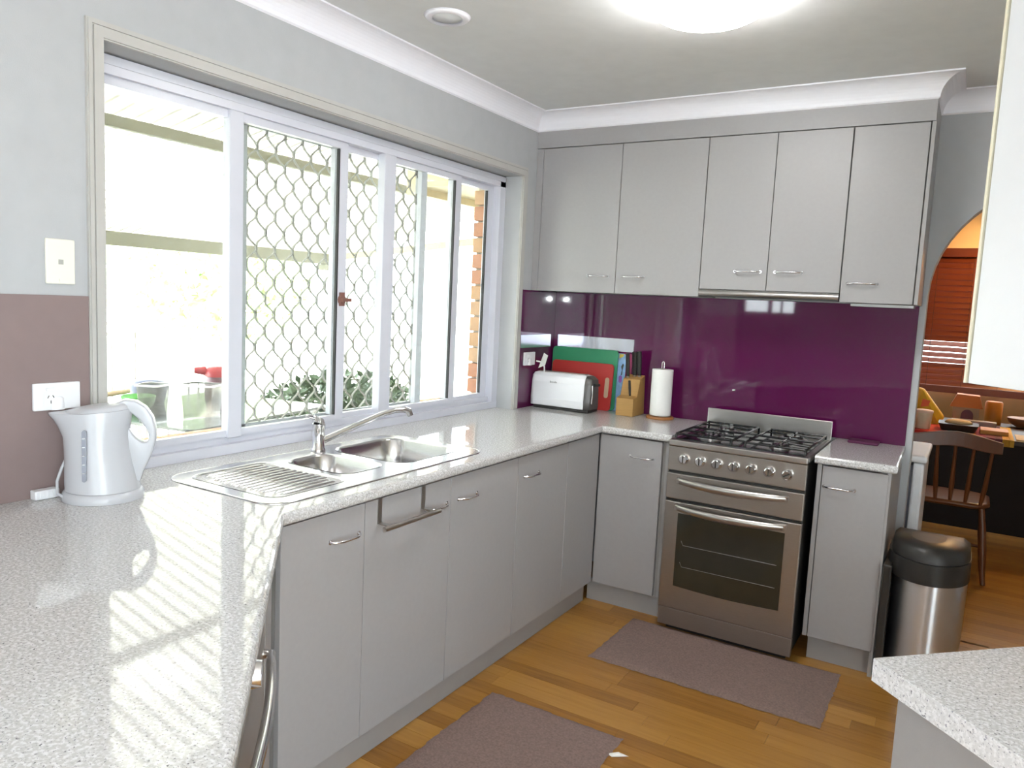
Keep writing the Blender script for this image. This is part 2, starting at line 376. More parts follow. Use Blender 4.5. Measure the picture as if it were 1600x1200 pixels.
# security screen with diamond grille
SY0, SY1, SZ0, SZ1, SX = -2.092, -1.062, .965, 2.075, -.178
sc = MB(); sc.box(SX-.008, SX+.008, SY0, SY0+.028, SZ0, SZ1).box(SX-.008, SX+.008, SY1-.032, SY1, SZ0, SZ1).box(SX-.008, SX+.008, SY0, SY1, SZ0, SZ0+.02).box(SX-.008, SX+.008, SY0, SY1, SZ1-.018, SZ1)
scr = part('screen_frame', sc, SCRN, win)
g = MB(); p = .087; hz = .121; ns = int((SY1-SY0)/(p/2))+2; per = 12
for i in range(ns):
    y0 = SY0+.012+i*p/2; rings = []
    nn = int((SZ1-SZ0)/hz*per)
    for k in range(nn+1):
        z = SZ0+.005+(SZ1-SZ0-.01)*k/nn; ph = 2*PI*(z-SZ0)/hz+i*PI
        cc = math.cos(ph+.35*math.sin(ph)*(1 if i % 2 else 1)); cc = max(-1, min(1, cc*1.12)); y = y0+p/4*cc*.96
        if y < SY0+.01 or y > SY1-.01: y = min(max(y, SY0+.01), SY1-.01)
        rings.append([(SX-.005, y-.0021, z), (SX+.005, y-.0021, z), (SX+.005, y+.0021, z), (SX-.005, y+.0021, z)])
    g.loft(rings, True, False)
part('diamond_grille', g, MESHG, scr)
# architrave, stepped moulding
tr = MB(); TO, TI = .05, .0
def arch_bar(m, y0, y1, z0, z1, x0, x1): m.box(x0, x1, y0, y1, z0, z1)
for a, b, t in ((.0, .048, .010), (.004, .030, .016), (.034, .044, .014)):
    tr.box(0.0005, t, WY0-b, WY0-a, H+.001, WZ1+b); tr.box(0.0005, t, WY1+a, WY1+b, H+.001, WZ1+b); tr.box(.0005, t, WY0-a, WY1+a, WZ1+a, WZ1+b)
struct('trim_5', tr, TRIMG, 'grey painted architrave around the window')

# ------------------------------------------------------------------ benchtops
def bench(name, outer, holes, label, round_ok, bevel=.012, th=.034):
    bm = bmesh.new(); edges = []
    for loop in [outer]+holes:
        vs = [bm.verts.new((x, y, H)) for x, y in loop]; edges += [bm.edges.new((vs[i], vs[(i+1) % len(vs)])) for i in range(len(vs))]
    bmesh.ops.triangle_fill(bm, edges=edges, use_beauty=True, use_dissolve=True, normal=(0, 0, 1))
    ret = bmesh.ops.extrude_face_region(bm, geom=list(bm.faces)); vv = [e for e in ret['geom'] if isinstance(e, bmesh.types.BMVert)]
    for v in vv: v.co.z = H-th
    bmesh.ops.recalc_face_normals(bm, faces=bm.faces)
    ed = []
    for e in bm.edges:
        a, b = e.verts[0].co, e.verts[1].co
        if abs(a.z-b.z) < 1e-5 and len(e.link_faces) == 2 and e.calc_face_angle(0) > .8 and round_ok((a+b)/2): ed.append(e)
    bmesh.ops.bevel(bm, geom=ed, offset=bevel, segments=4, affect='EDGES', profile=.5)
    me = bpy.data.meshes.new(name); bm.to_mesh(me); bm.free(); me.materials.append(BENCH)
    return tag(link(name, me), label, 'benchtop')
hole = rrect(.085, .47, -2.18, -1.525, .06, 4)
outer = [(.0015, -.004), (.955, -.004), (.955, -D2), (D, -D2), (D, -2.56), (D+.006, -2.579), (1.80, -3.773), (1.55, -3.99), (.0015, -3.99), (.0015, WY0+.003), (FX1+.001-.004, WY0+.003), (FX1-.003, WY1-.003), (.0015, WY1-.003)]
def rok(c):
    return (abs(c.x-D) < .004 and c.y < -.5) or (abs(c.y+D2) < .004 and c.x > .55) or (abs(c.x+c.y+1.973) < .02 and c.x > .6)
bench('benchtop', outer, [hole], 'long speckled grey benchtop running under the window and around both corners', rok)
bench('benchtop', [(1.582, -.004), (1.882, -.004), (1.895, -D2), (1.582, -D2)], [], 'short speckled grey benchtop between the stove and the arch', lambda c: abs(c.y+D2) < .004 or c.x > 1.88)
q = 1/math.sqrt(2); A = Vector((2.008, -2.517)); e1 = Vector((q, -q)); e2 = Vector((q, q))
P4 = [A, A+e1*1.5, A+e1*1.5+e2*.62, A+e2*.62]
bench('benchtop', [tuple(p_) for p_ in P4], [], 'speckled pale benchtop corner in the right foreground', lambda c: False, th=.041)

fb = [o for o in C.objects if o.name.startswith('benchtop')][-1]
EDGEM = speckle('flash_pale_edging', (.66, .66, .68), (.30, .30, .36), (.80, .80, .83), .25)  # brightness of the flash on this edge is put into the paler colour
A3 = Vector((A.x, A.y, 0)); Q1 = Vector((q, -q, 0)); Q2 = Vector((q, q, 0))
link('edging', mesh('edging', MB().obox(A3-Q2*.0012+Vector((0, 0, H-.0405)), Q1*1.5, Q2*.001, (0, 0, .0395)), EDGEM), fb)['label'] = 'speckled front edging with flash brightness put into its colour'
# ------------------------------------------------------------------ handles and base cupboards
def handle(parent, c, t, n, L=.118, out=.026, r=.0042):
    c, t, n = Vector(c), Vector(t).normalized(), Vector(n).normalized(); m = MB()
    pts = [c-t*L/2]+[c-t*(L/2)*math.cos(PI*k/12)+n*(out*min(1, 1.15*math.sin(PI*k/12))) for k in range(1, 12)]+[c+t*L/2]
    m.tube(pts, [r*1.3]+[r]*11+[r*1.3], 8)
    m.cyl(c-t*L/2, c-t*L/2+n*.003, .007, 10); m.cyl(c+t*L/2, c+t*L/2+n*.003, .007, 10)
    o = link('handle', mesh('handle', m, CHROME), parent); o['label'] = 'chrome bow handle'; return o
def base_left(name, y0, y1, doors, label):
    t = thing(name, label, 'cupboard', (.3, (y0+y1)/2, 0))
    m = MB(); g = .0015
    m.box(.02, .566, y0+g, y0+.018, ZK, ZB-.002).box(.02, .566, y1-.018, y1-g, ZK, ZB-.002).box(.02, .566, y0+.018, y1-.018, ZK, ZK+.018).box(.02, .03, y0+.018, y1-.018, ZK+.018, ZB-.002)
    part('carcass', m, CABIN, t)
    part('kickboard', MB().box(.530, .548, y0+g*0, y1, .0005, ZK), KICK, t)
    for a, b, hy in doors:
        dr = part('door', MB().box(.568, .587, a+.0015, b-.0015, ZK, ZB-.008), CAB, t, .0012)
        if hy is not None: handle(dr, (.587, hy, .772), (0, 1, 0), (1, 0, 0))
    return t
base_left('sink_end_cupboard', -2.566, -2.239, [(-2.566, -2.239, -2.325)], 'grey base cupboard at the corner beside the drainer')
base_left('sink_cupboard', -2.239, -1.336, [(-2.239, -1.797, -1.883), (-1.797, -1.336, -1.695)], 'two-door grey base cupboard under the sink bowls')
base_left('base_cupboard', -1.336, -.897, [(-1.336, -.897, -1.229)], 'one-door grey base cupboard right of the sink')
base_left('corner_cupboard', -.897, -.562, [(-.897, -.562, None)], 'blank grey corner panel cupboard without handle')
def base_back(name, x0, x1, da, db, hx, label, right_panel):
    t = thing(name, label, 'cupboard', ((x0+x1)/2, -.3, 0)); g = .0015
    m = MB(); m.box(x0+g, x0+.018, -.538, -.02, ZK, ZB-.002).box(x1-.018, x1-g, -.538, -.02, ZK, ZB-.002).box(x0+.018, x1-.018, -.538, -.02, ZK, ZK+.018).box(x0+.018, x1-.018, -.03, -.02, ZK+.018, ZB-.002)
    part('carcass', m, CABIN, t)
    part('kickboard', MB().box(.5485 if x0 < 1 else x0, x1+(.017 if x0 < 1 else 0), -.521, -.503, .0005, ZK), KICK, t)
    dr = part('door', MB().box(da+.0015, db-.0015, -.559, -.540, ZK, ZB-.008), CAB, t, .0012)
    handle(dr, (hx, -.559, .772), (1, 0, 0), (0, -1, 0))
    for a, b in right_panel: part('end_panel', MB().box(a, b, -.557, -.015, ZK if b < 1.8 else .0005, ZB-.001), CAB, t, .001)
base_back('base_cupboard', .590, .925, .590, .908, .81, 'narrow grey base cupboard left of the stove', [(.926, .942)])
base_back('base_cupboard', 1.612, 1.856, 1.612, 1.866, 1.684, 'narrow grey base cupboard right of the stove', [(1.592, 1.610), (1.858, 1.874)])

# diagonal corner unit with the built-in appliance
a0 = Vector((.587, -2.587, 0)); dg = Vector((q, -q, 0)); ng = Vector((q, q, 0))       # along the front, out into the aisle
a0 = Vector((.600, -2.605, 0))
t = thing('diagonal_cupboard', 'grey filler cupboard at the angled bench corner', 'cupboard', a0)
part('filler_panel', MB().obox(a0+Vector((0, 0, ZK)), dg*.20, -ng*.02, (0, 0, ZB-.003-ZK)), CAB, t, .001)
part('kickboard', MB().obox(a0-ng*.05+Vector((0, 0, .0005)), dg*1.55, -ng*.018, (0, 0, ZK-.002)), KICK, t)
part('end_panel', MB().obox(a0+dg*.83+Vector((0, 0, ZK)), dg*.72, -ng*.02, (0, 0, ZB-.003-ZK)), CAB, t, .001)
dw = thing('dishwasher', 'stainless steel dishwasher set into the angled bench front', 'dishwasher', a0+dg*.52)
o1 = a0+dg*.212
part('body', MB().obox(o1-ng*.03+Vector((0, 0, ZK+.01)), dg*.606, -ng*.4, (0, 0, .72)), BLACK, dw)
part('door', MB().obox(o1+Vector((0, 0, ZK+.002)), dg*.606, -ng*.028, (0, 0, .60)), STEELD, dw, .004)
part('control_panel', MB().obox(o1+Vector((0, 0, .716)), dg*.606, -ng*.028, (0, 0, .14)), STEELD, dw, .004)
hd = MB(); hz_ = Vector((0, 0, .655)); hd.tube([o1+dg*.05+hz_, o1+dg*.055+ng*.018+hz_]+[o1+dg*(.055+.5*k/10)+ng*(.018+.012*math.sin(PI*k/10))+hz_ for k in range(1, 10)]+[o1+dg*.555+ng*.018+hz_, o1+dg*.56+hz_], .011, 10)
part('handle', hd, CHROME, dw)
for k in range(4):
    c = o1+dg*(.06+.045*k)+Vector((0, 0, .79)); part('button', MB().cyl(c, c+ng*.006, .009, 10), CHROME, dw)
c = o1+dg*.40+Vector((0, 0, .785)); part('knob', MB().cyl(c, c+ng*.024, .028, 20, .024), CHROME, dw)

# foreground unit on the right and white cupboard above it
t = thing('base_cupboard', 'grey base cupboard below the right foreground benchtop', 'cupboard', (A.x+.3, A.y, 0))
B3 = Vector((A.x, A.y, 0))+Vector((e1.x, e1.y, 0))*.03+Vector((e2.x, e2.y, 0))*.03; E1 = Vector((q, -q, 0)); E2 = Vector((q, q, 0))
part('carcass', MB().obox(B3+Vector((0, 0, ZK)), E1*1.44, E2*.56, (0, 0, .857-ZK)), CAB, t, .001)
part('kickboard', MB().obox(B3+E1*.04+E2*.05+Vector((0, 0, .0005)), E1*1.36, E2*.48, (0, 0, ZK-.001)), KICK, t)
V0 = Vector((2.0957, -2.3957, 1.380)); t = thing('wall_cupboard', 'white overhead cupboard hanging at the right edge', 'cupboard', V0)
part('body', MB().obox(V0+E2*.02+E1*.001, E1*1.4, E2*.33, (0, 0, ZC-.002-1.380)), WCAB, t)
part('door', MB().obox(V0+E1*.006, E1*.60, E2*.019, (0, 0, ZC-.004-1.380)), WCAB, t, .001)
part('door', MB().obox(V0+E1*.609, E1*.60, E2*.019, (0, 0, ZC-.004-1.380)), WCAB, t, .001)
part('edge_strip', MB().obox(V0+E1*-.004+E2*.0, E1*.0045, E2*.35, (0, 0, ZC-.003-1.380)), CREAM, t)

# ------------------------------------------------------------------ wall cupboards
def upper(name, x0, x1, doors, z0, label, end=None):
    t = thing(name, label, 'cupboard', ((x0+x1)/2, -.15, z0)); zt = 2.3015
    part('carcass', MB().box(x0+.001, x1-.001, -.277, -.0095 if z0 < 1.57 else -.0095, z0+.002, zt), CABIN, t)
    for a, b, hx, hz_ in doors:
        dr = part('door', MB().box(a+.0016, b-.0016, -DU+.0005, -.2795, z0, zt-.003), CAB, t, .0012)
        if hx: handle(dr, (hx, -DU, hz_), (1, 0, 0), (0, -1, 0))
    if end: part('end_panel', MB().box(end[0], end[1], -DU+.002, -.0095, z0, zt), CAB, t, .001)
    return t
u1 = upper('wall_cupboard', .042, .942, [(.042, .500, .402, 1.633), (.500, .942, .596, 1.633)], ZU, 'two-door grey wall cupboard beside the window corner')
part('filler_panel', MB().box(.0015, .0405, -DU+.004, -.27, ZU, 2.3), CAB, u1)
upper('wall_cupboard', .943, 1.575, [(.943, 1.258, 1.168, 1.672), (1.258, 1.575, 1.352, 1.672)], 1.586, 'two-door grey wall cupboard over the range hood')
upper('wall_cupboard', 1.577, 1.870, [(1.577, 1.868, 1.665, 1.630)], ZU, 'single-door grey wall cupboard at the arch end', (1.871, 1.886))
t = thing('range_hood', 'slim stainless range hood under the wall cupboards', 'range hood', (1.26, -.15, 1.552))
part('body', MB().box(.947, 1.573, -.285, -.012, 1.553, 1.584), STEELD, t)
vz = MB(); vz.tube([(.945, -.297, 1.567), (1.575, -.297, 1.567)], .0155, 14); part('visor', vz, STEEL, t)
part('strip', MB().box(.945, 1.575, -.305, -.287, 1.5495, 1.556), BLACK, t)
part('light_lens', MB().box(1.60, 1.86, -.10, -.03, ZU-.012, ZU-.0005), WPLAST, t)

# ------------------------------------------------------------------ splashbacks and fixtures on them
single('splashback', MB().box(.0075, XR, -.007, -.0005, H+.0005, ZU-.0005), PURPLE, 'glossy purple splashback panel behind the stove', 'splashback')
single('splashback', MB().prism([(.0005, -.0005, H+.0005), (.0065, -.0005, H+.0005), (.0110, WY1+.0495, H+.0005), (.0005, WY1+.0495, H+.0005)], (0, 0, ZU-H-.0005)), PURPLE, 'narrow purple splashback panel between window and corner', 'splashback')
single('splashback', MB().box(.0005, .006, -3.98, WY0-.0485, H+.0005, 1.441), TAUPE, 'matte taupe splashback panel left of the window', 'splashback')
STRIP = mat('polished_strip', (.52, .52, .58), .14, .8, var=.05)
single('metal_strip', MB().box(.035, .510, -.0125, -.0075, 1.232, 1.303), STRIP, 'polished pale strip on the back splashback above the chopping boards', 'strip')
single('metal_strip', MB().box(.0115, .0135, -.396, -.058, 1.232, 1.303), STRIP, 'polished pale strip on the side splashback above the power point', 'strip')
# power points
def gpo(x, y0, y1, z0, z1, label, dial=True):
    t = thing('power_point', label, 'power point', (x, (y0+y1)/2, z0))
    part('plate', MB().box(x, x+.011, y0, y1, z0, z1), WPLAST, t, .003)
    yc = (y0+y1)/2; zc = (z0+z1)/2; w_ = y1-y0
    ic = part('insert', MB().box(x+.011, x+.0125, y0+w_*.2, y0+w_*.5, z0+.01, z1-.01), WPLAST, t, .0005)
    for dy, dz, an in ((-.0065, .006, .5), (.0065, .006, -.5), (0, -.008, 0)):
        c = Vector((x+.0127, y0+w_*.35+dy, zc-.006+dz)); v = Vector((0, math.sin(an), math.cos(an)))*.004
        link('slot', mesh('slot', MB().tube([c-v, c+v], .0011, 6), BLACK), ic)
    part('switch', MB().box(x+.011, x+.0155, y0+w_*.25, y0+w_*.42, z1-.020, z1-.012), WPLAST, t, .001)
    if dial:
        part('switch', MB().box(x+.011, x+.0155, y0+w_*.68, y0+w_*.85, z1-.020, z1-.012), WPLAST, t, .001)
        c = (x+.011, y0+w_*.76, zc-.010); part('plug', MB().lathe([(.021, 0), (.02, .03), (.015, .036)], (0, 0, 0), 20), WPLAST, t, world=False)
        o = t.children[-1]; o.matrix_parent_inverse = Matrix(); o.location = Vector(c)-t.location; o.rotation_euler = (0, PI/2, 0)
    return t
gpo(.0065, -2.893, -2.771, 1.135, 1.208, 'white double power point on the taupe splashback with a round plug')
tp = gpo(.0112, -.362, -.245, 1.135, 1.207, 'white power point on the purple panel behind the toaster')
pc = MB(); pc.tube([(.045, -.272, 1.16), (.07, -.262, 1.155), (.085, -.25, 1.13), (.08, -.235, 1.09), (.07, -.21, 1.03), (.06, -.19, .96), (.09, -.16, .906)], .0042, 8)
pp = part('cord', pc, WPLAST, tp)
single('paper_tag', MB().prism([(.02, -.20, 1.115), (.035, -.17, 1.20), (.05, -.15, 1.185), (.045, -.17, 1.13)], (.002, -.002, 0)), PAPER, 'small white tag hanging behind the toaster', 'tag')
t = thing('phone_point', 'cream phone socket plate on the wall above the taupe panel', 'wall plate', (.0005, -2.813, 1.47))
part('plate', MB().box(.0005, .009, -2.851, -2.775, 1.471, 1.59), CRPLAST, t, .003)
part('jack', MB().box(.009, .0105, -2.819, -2.807, 1.523, 1.536), mat('jack_grey', (.4, .4, .37), .5), t)
part('clip', MB().box(.009, .0102, -2.818, -2.804, 1.477, 1.485), CRPLAST, t)

# ------------------------------------------------------------------ ceiling fittings
t = thing('ceiling_light', 'round white glowing ceiling light', 'ceiling light', (1.29, -1.50, ZC))
part('base', MB().lathe([(.175, -.022), (.18, -.001)], (1.29, -1.50, ZC), 40), WHITE, t)
part('diffuser', MB().lathe([(.001, -.10)]+[(.20*math.sin(math.radians(a)), -.022-.078*math.cos(math.radians(a))) for a in range(10, 91, 8)]+[(.2, -.021)], (1.29, -1.50, ZC), 48), LAMPM, t)
t = thing('downlight', 'small recessed white downlight near the window', 'downlight', (.397, -1.668, ZC))
part('rim', MB().lathe([(.055, -.010), (.074, -.011), (.084, -.001), (.055, -.001)], (.397, -1.668, ZC), 32, cap=False), WHITE, t)
part('lens', MB().lathe([(.0005, -.009), (.05, -.008), (.056, -.001)], (.397, -1.668, ZC), 28), mat('frosted_lens', (.75, .78, .80), .3), t)

# ------------------------------------------------------------------ stove
SX0, SX1, SF = .969, 1.569, -.653
st = thing('stove', 'freestanding stainless steel gas stove with black hob', 'stove', (1.269, -.35, 0))
part('body', MB().box(SX0+.004, SX1-.004, -.625, -.075, .05, .868), mat('stove_side', (.06, .06, .06), .4, .6), st)
part('plinth', MB().box(SX0+.03, SX1-.03, -.60, -.56, .0005, .10), BLACK, st)
part('lower_panel', MB().box(SX0+.003, SX1-.003, -.646, -.62, .030, .112), STEELD, st, .002)
od = part('oven_door', MB().box(SX0+.002, SX1-.002, SF, -.627, .115, .616), STEELD, st, .005)
wn = MB(); z0, z1 = .225, .565; xs = [1.036+(1.503-1.036)*k/10 for k in range(11)]
pts = [(xa, SF-.0012, z0-.008*math.sin(PI*k/10)) for k, xa in enumerate(xs)]+[(xa, SF-.0012, z1) for xa in reversed(xs)]
wn.prism(pts, (0, .001, 0)); gw = link('window_glass', mesh('window_glass', wn, OVENGL), od)
rk = MB()
for zz in (.32, .42): rk.tube([(1.06, SF-.002, zz+.02), (1.07, SF-.002, zz), (1.48, SF-.002, zz)], .0012, 6)
link('rack_wire', mesh('rack_wire', rk, mat('rack_chrome', (.3, .3, .3), .3, 1)), gw)
def bowhandle(zc, parent, x0=1.026, x1=1.507, h=.038):
    m = MB(); rings = []
    n = 16
    for k in range(n+1):
        s_ = k/n; xx = x0+(x1-x0)*s_; o_ = .012+.036*math.sin(PI*s_)**.7; zz = zc-.006*math.sin(PI*s_); hh = h*(.75+.25*math.sin(PI*s_))/2
        rings.append([Vector((xx, SF-o_+.006, zz-hh)), Vector((xx, SF-o_-.004, zz-hh*.8)), Vector((xx, SF-o_-.0075, zz)), Vector((xx, SF-o_-.004, zz+hh*.8)), Vector((xx, SF-o_+.006, zz+hh))])
    m.loft(rings, True, True); m.box(x0-.002, x0+.02, SF-.022, SF+.001, zc-.009, zc+.009); m.box(x1-.02, x1+.002, SF-.022, SF+.001, zc-.009, zc+.009)
    return link('handle', mesh('handle', m, STEEL), parent)
bowhandle(.592, od)
gd = part('grill_door', MB().box(SX0+.002, SX1-.002, SF, -.627, .628, .745), STEELD, st, .004); bowhandle(.715, gd)
part('control_panel', MB().box(SX0+.002, SX1-.002, SF+.004, -.627, .757, .866), STEELD, st, .003)
part('gap_shadow_strip', MB().box(SX0+.006, SX1-.006, -.640, -.626, .60, .77), BLACK, st)
for k, xk in enumerate((1.046, 1.120, 1.194, 1.268, 1.342, 1.418, 1.492)):
    kb = part('knob', MB().lathe([(.024, 0), (.0245, .006), (.022, .020), (.016, .025)], (0, 0, 0), 22), CHROME, st, world=False)
    kb.location = Vector((xk, SF+.004, .816))-st.location; kb.rotation_euler = (PI/2, 0, 0)
    an = PI/2 if k < 6 else .5
    mk = MB(); mk.obox(Vector((-.002, -.015, .0255)), (.004, 0, 0), (0, .030, 0), (0, 0, .0022)); mo = link('marker', mesh('marker', mk, BLACK), kb); mo.rotation_euler = (0, 0, an-PI/2)
# hob
hb = part('hob_top', MB().box(SX0, SX1, SF-.004, -.075, .869, .897), STEEL, st, .005)
part('hob_well', MB().box(SX0+.022, SX1-.022, SF+.03, -.10, .897, .9005), ENAMEL, st)
part('hob_upstand', MB().box(SX0, SX1, -.082, -.072, .86, .985), STEEL, st, .002)
for bx, by, R in ((1.115, -.50, .048), (1.115, -.23, .038), (1.425, -.50, .038), (1.425, -.23, .048)):
    b = part('burner', MB().lathe([(R*1.35, .9005), (R*1.3, .904), (R, .905), (R, .911)], (bx, by, 0), 24), mat('burner_alu', (.45, .45, .46), .35, 1), st)
    link('burner_cap', mesh('burner_cap', MB().lathe([(R*.95, .911), (R*.95, .9155), (R*.6, .9175)], (bx, by, 0), 24), ENAMEL), b)
for cx in (1.115, 1.425):
    tv = MB()
    for dx in (-.125, .125): tv.tube([(cx+dx, -.62, .901), (cx+dx, -.615, .920), (cx+dx, -.12, .920), (cx+dx, -.115, .901)], .005, 6)
    for yy in (-.605, -.365, -.13): tv.tube([(cx-.125, yy, .919), (cx+.125, yy, .919)], .005, 6)
    for by in (-.50, -.23):
        for dx, dy in ((1, 0), (-1, 0), (0, 1), (0, -1)):
            tv.tube([(cx+dx*.125, by+dy*.11, .919), (cx+dx*.03, by+dy*.03, .922)], .0045, 6)
    part('trivet', tv, ENAMEL, st)

# ------------------------------------------------------------------ sink and tap
sk = thing('sink', 'stainless steel one-and-a-half bowl sink with ribbed drainer', 'sink', (.3, -2.0, H))
OX0, OX1, OY0, OY1 = .045, .535, -2.545, -1.50; zt = H+.0035
def bowl_ring(x0, x1, y0, y1, r, z): return [Vector((x, y, z)) for x, y in rrect(x0, x1, y0, y1, r, 6)]
bm = bmesh.new()
def addloop(pts, z):
    vs = [bm.verts.new((x, y, z)) for x, y in pts]; return [bm.edges.new((vs[i], vs[(i+1) % len(vs)])) for i in range(len(vs))]
ol = rrect(OX0, OX1, OY0, OY1, .075, 8)
B1 = (.135, .425, -2.155, -1.955, .06); B2 = (.10, .455, -1.905, -1.545, .075)
E_ = addloop(ol, zt)
for b_ in (B1, B2): E_ += addloop(rrect(*b_, 6), zt)
DR = (.095, .48, -2.495, -2.195, .05); E_ += addloop(rrect(*DR, 5), zt)
bmesh.ops.triangle_fill(bm, edges=E_, use_beauty=True, use_dissolve=True, normal=(0, 0, 1))
me = bpy.data.meshes.new('deck'); bm.to_mesh(me); bm.free(); me.materials.append(SINK)
dk = link('deck', me, sk); dk.matrix_parent_inverse = Matrix.Translation(sk.location).inverted()
rim = MB(); rp = [[Vector((x, y, z)) for x, y in rrect(OX0-o, OX1+o, OY0-o, OY1+o, .075+o, 8)] for o, z in ((0, zt), (.002, zt+.001), (.0045, zt-.001), (.005, H+.0003))]
rim.loft(rp, False, True); part('rim', rim, SINK, sk)
for b_, dep in ((B1, .11), (B2, .17)):
    x0, x1, y0, y1, r_ = b_; m = MB(); rings = []
    for o, z in ((-.006, zt+.0012), (0, zt), (.004, zt-.006), (.012, zt-dep*.5), (.020, zt-dep*.88), (.04, zt-dep*.985), (.09, zt-dep)):
        rings.append(bowl_ring(x0+o, x1-o, y0+o, y1-o, max(r_-o*.3, .02), z))
    rings = [r_[::-1] for r_ in rings]
    m.loft(rings, False, True); m.add(rings[-1], [tuple(range(len(rings[-1])))]); bo = part('bowl', m, SINK, sk)
    cx, cy = (x0+x1)/2, (y0+y1)/2; link('drain', mesh('drain', MB().lathe([(.04, zt-dep+.001), (.038, zt-dep+.003), (.02, zt-dep+.002)], (cx, cy, 0), 20), CHROME), bo)
m = MB(); x0, x1, y0, y1, r_ = DR
rings = [bowl_ring(x0-.004, x1+.004, y0-.004, y1+.004, r_, zt+.001), bowl_ring(x0, x1, y0, y1, r_, zt), bowl_ring(x0+.006, x1-.006, y0+.006, y1-.006, r_-.003, zt-.006)]; rings = [a[::-1] for a in rings]
m.loft(rings, False, True); m.add(rings[-1], [tuple(range(len(rings[-1])))]); dt = part('drainer', m, SINK, sk)
for k in range(13):
    xx = x0+.03+k*(x1-x0-.06)/12; cut = .03 if 1 < k < 11 else .05
    rb = MB(); rb.tube([(xx, y0+cut, zt-.009), (xx, y0+cut+.012, zt-.0035), (xx, y1-cut+.005, zt-.0035), (xx, y1-cut+.015, zt-.009)], .0062, 12)
    link('rib', mesh('rib', rb, SINK), dt)
tp = thing('mixer_tap', 'chrome mixer tap with long swivel spout behind the sink', 'tap', (.085, -1.945, zt))
tx, ty = .088, -1.945
part('body', MB().lathe([(.027, zt), (.027, zt+.008), (.0225, zt+.012), (.0225, zt+.075), (.0235, zt+.08), (.0235, zt+.10)], (tx, ty, 0), 24), CHROME, tp)
lv = MB(); lv.loft([[Vector((tx+math.cos(2*PI*k/20)*.0235, ty+math.sin(2*PI*k/20)*.0235-sh, z+ .012*(-math.sin(2*PI*k/20)))) for k in range(20)] for z, sh in ((zt+.098, 0), (zt+.115, .002), (zt+.125, .008))], True); lv.tube([(tx, ty-.012, zt+.122), (tx-.002, ty-.05, zt+.134), (tx-.002, ty-.062, zt+.134)], [.009, .007, .004], 10)
part('lever', lv, CHROME, tp)
sp = MB(); sp.tube([(tx, ty, zt+.03), (tx+.012, ty+.03, zt+.042), (tx+.05, ty+.12, zt+.078), (tx+.10, ty+.225, zt+.122), (tx+.125, ty+.275, zt+.137), (tx+.143, ty+.31, zt+.139), (tx+.152, ty+.328, zt+.132), (tx+.154, ty+.334, zt+.115)], [.013, .013, .012, .011, .011, .012, .0135, .0135], 14)
part('spout', sp, CHROME, tp)

# over-door towel rail
t = thing('towel_rail', 'chrome towel rail hooked over the sink cupboard door', 'towel rail', (.6, -2.07, .78))
m = MB()
for yy in (-2.175, -1.958): part('bracket', MB().prism([(.5885, yy-.009, .8575), (.5905, yy-.009, .8575), (.5905, yy-.009, .7825), (.640, yy-.009, .7825), (.640, yy-.009, .780), (.5885, yy-.009, .780)], (0, .018, 0)), STEEL, t)
part('bar', MB().cyl((.635, -2.205, .776), (.635, -1.925, .776), .008, 12), STEEL, t)

# ------------------------------------------------------------------ kettle (local +X towards the handle)
KETM = mat('kettle_plastic', (.51, .52, .555), .25, var=.02)
kt = thing('kettle', 'white plastic jug kettle beside the window', 'kettle', (.118, -2.768, H), math.radians(50))
part('power_base', MB().lathe([(.100, .0005), (.101, .012), (.097, .022), (.092, .026)], (0, 0, 0), 40), KETM, kt, world=False)
def ksec(z, cx, rx, ry, sp=0., tilt=0.):
    R = []
    for k in range(32):
        a = 2*PI*k/32; x = math.cos(a); y = math.sin(a); s_ = max(0, -x)**6*sp
        fl = 1-.75*max(0, -x)**3*(sp > 0)*min(1, sp*9)
        R.append(Vector((cx+rx*x-s_, ry*y*fl, z+tilt*(cx+rx*x))))
    return R
body = [ksec(.0265, 0, .092, .090), ksec(.05, -.003, .090, .087), ksec(.10, -.008, .084, .080), ksec(.14, -.012, .081, .076), ksec(.17, -.014, .081, .074), ksec(.195, -.014, .082, .072, .010), ksec(.215, -.013, .083, .071, .022), ksec(.232, -.012, .084, .070, .032, .06), ksec(.240, -.012, .083, .069, .034, .08)]
kb = part('body', MB().loft(body, True), KETM, kt, world=False)
lid = [ksec(.2402, -.006, .074, .064, .01, .08), ksec(.247, -.006, .072, .060, .005, .10), ksec(.253, 0, .060, .048, 0, .12), ksec(.256, .004, .03, .025, 0, .12)]
part('lid', MB().loft(lid, True), KETM, kt, world=False)
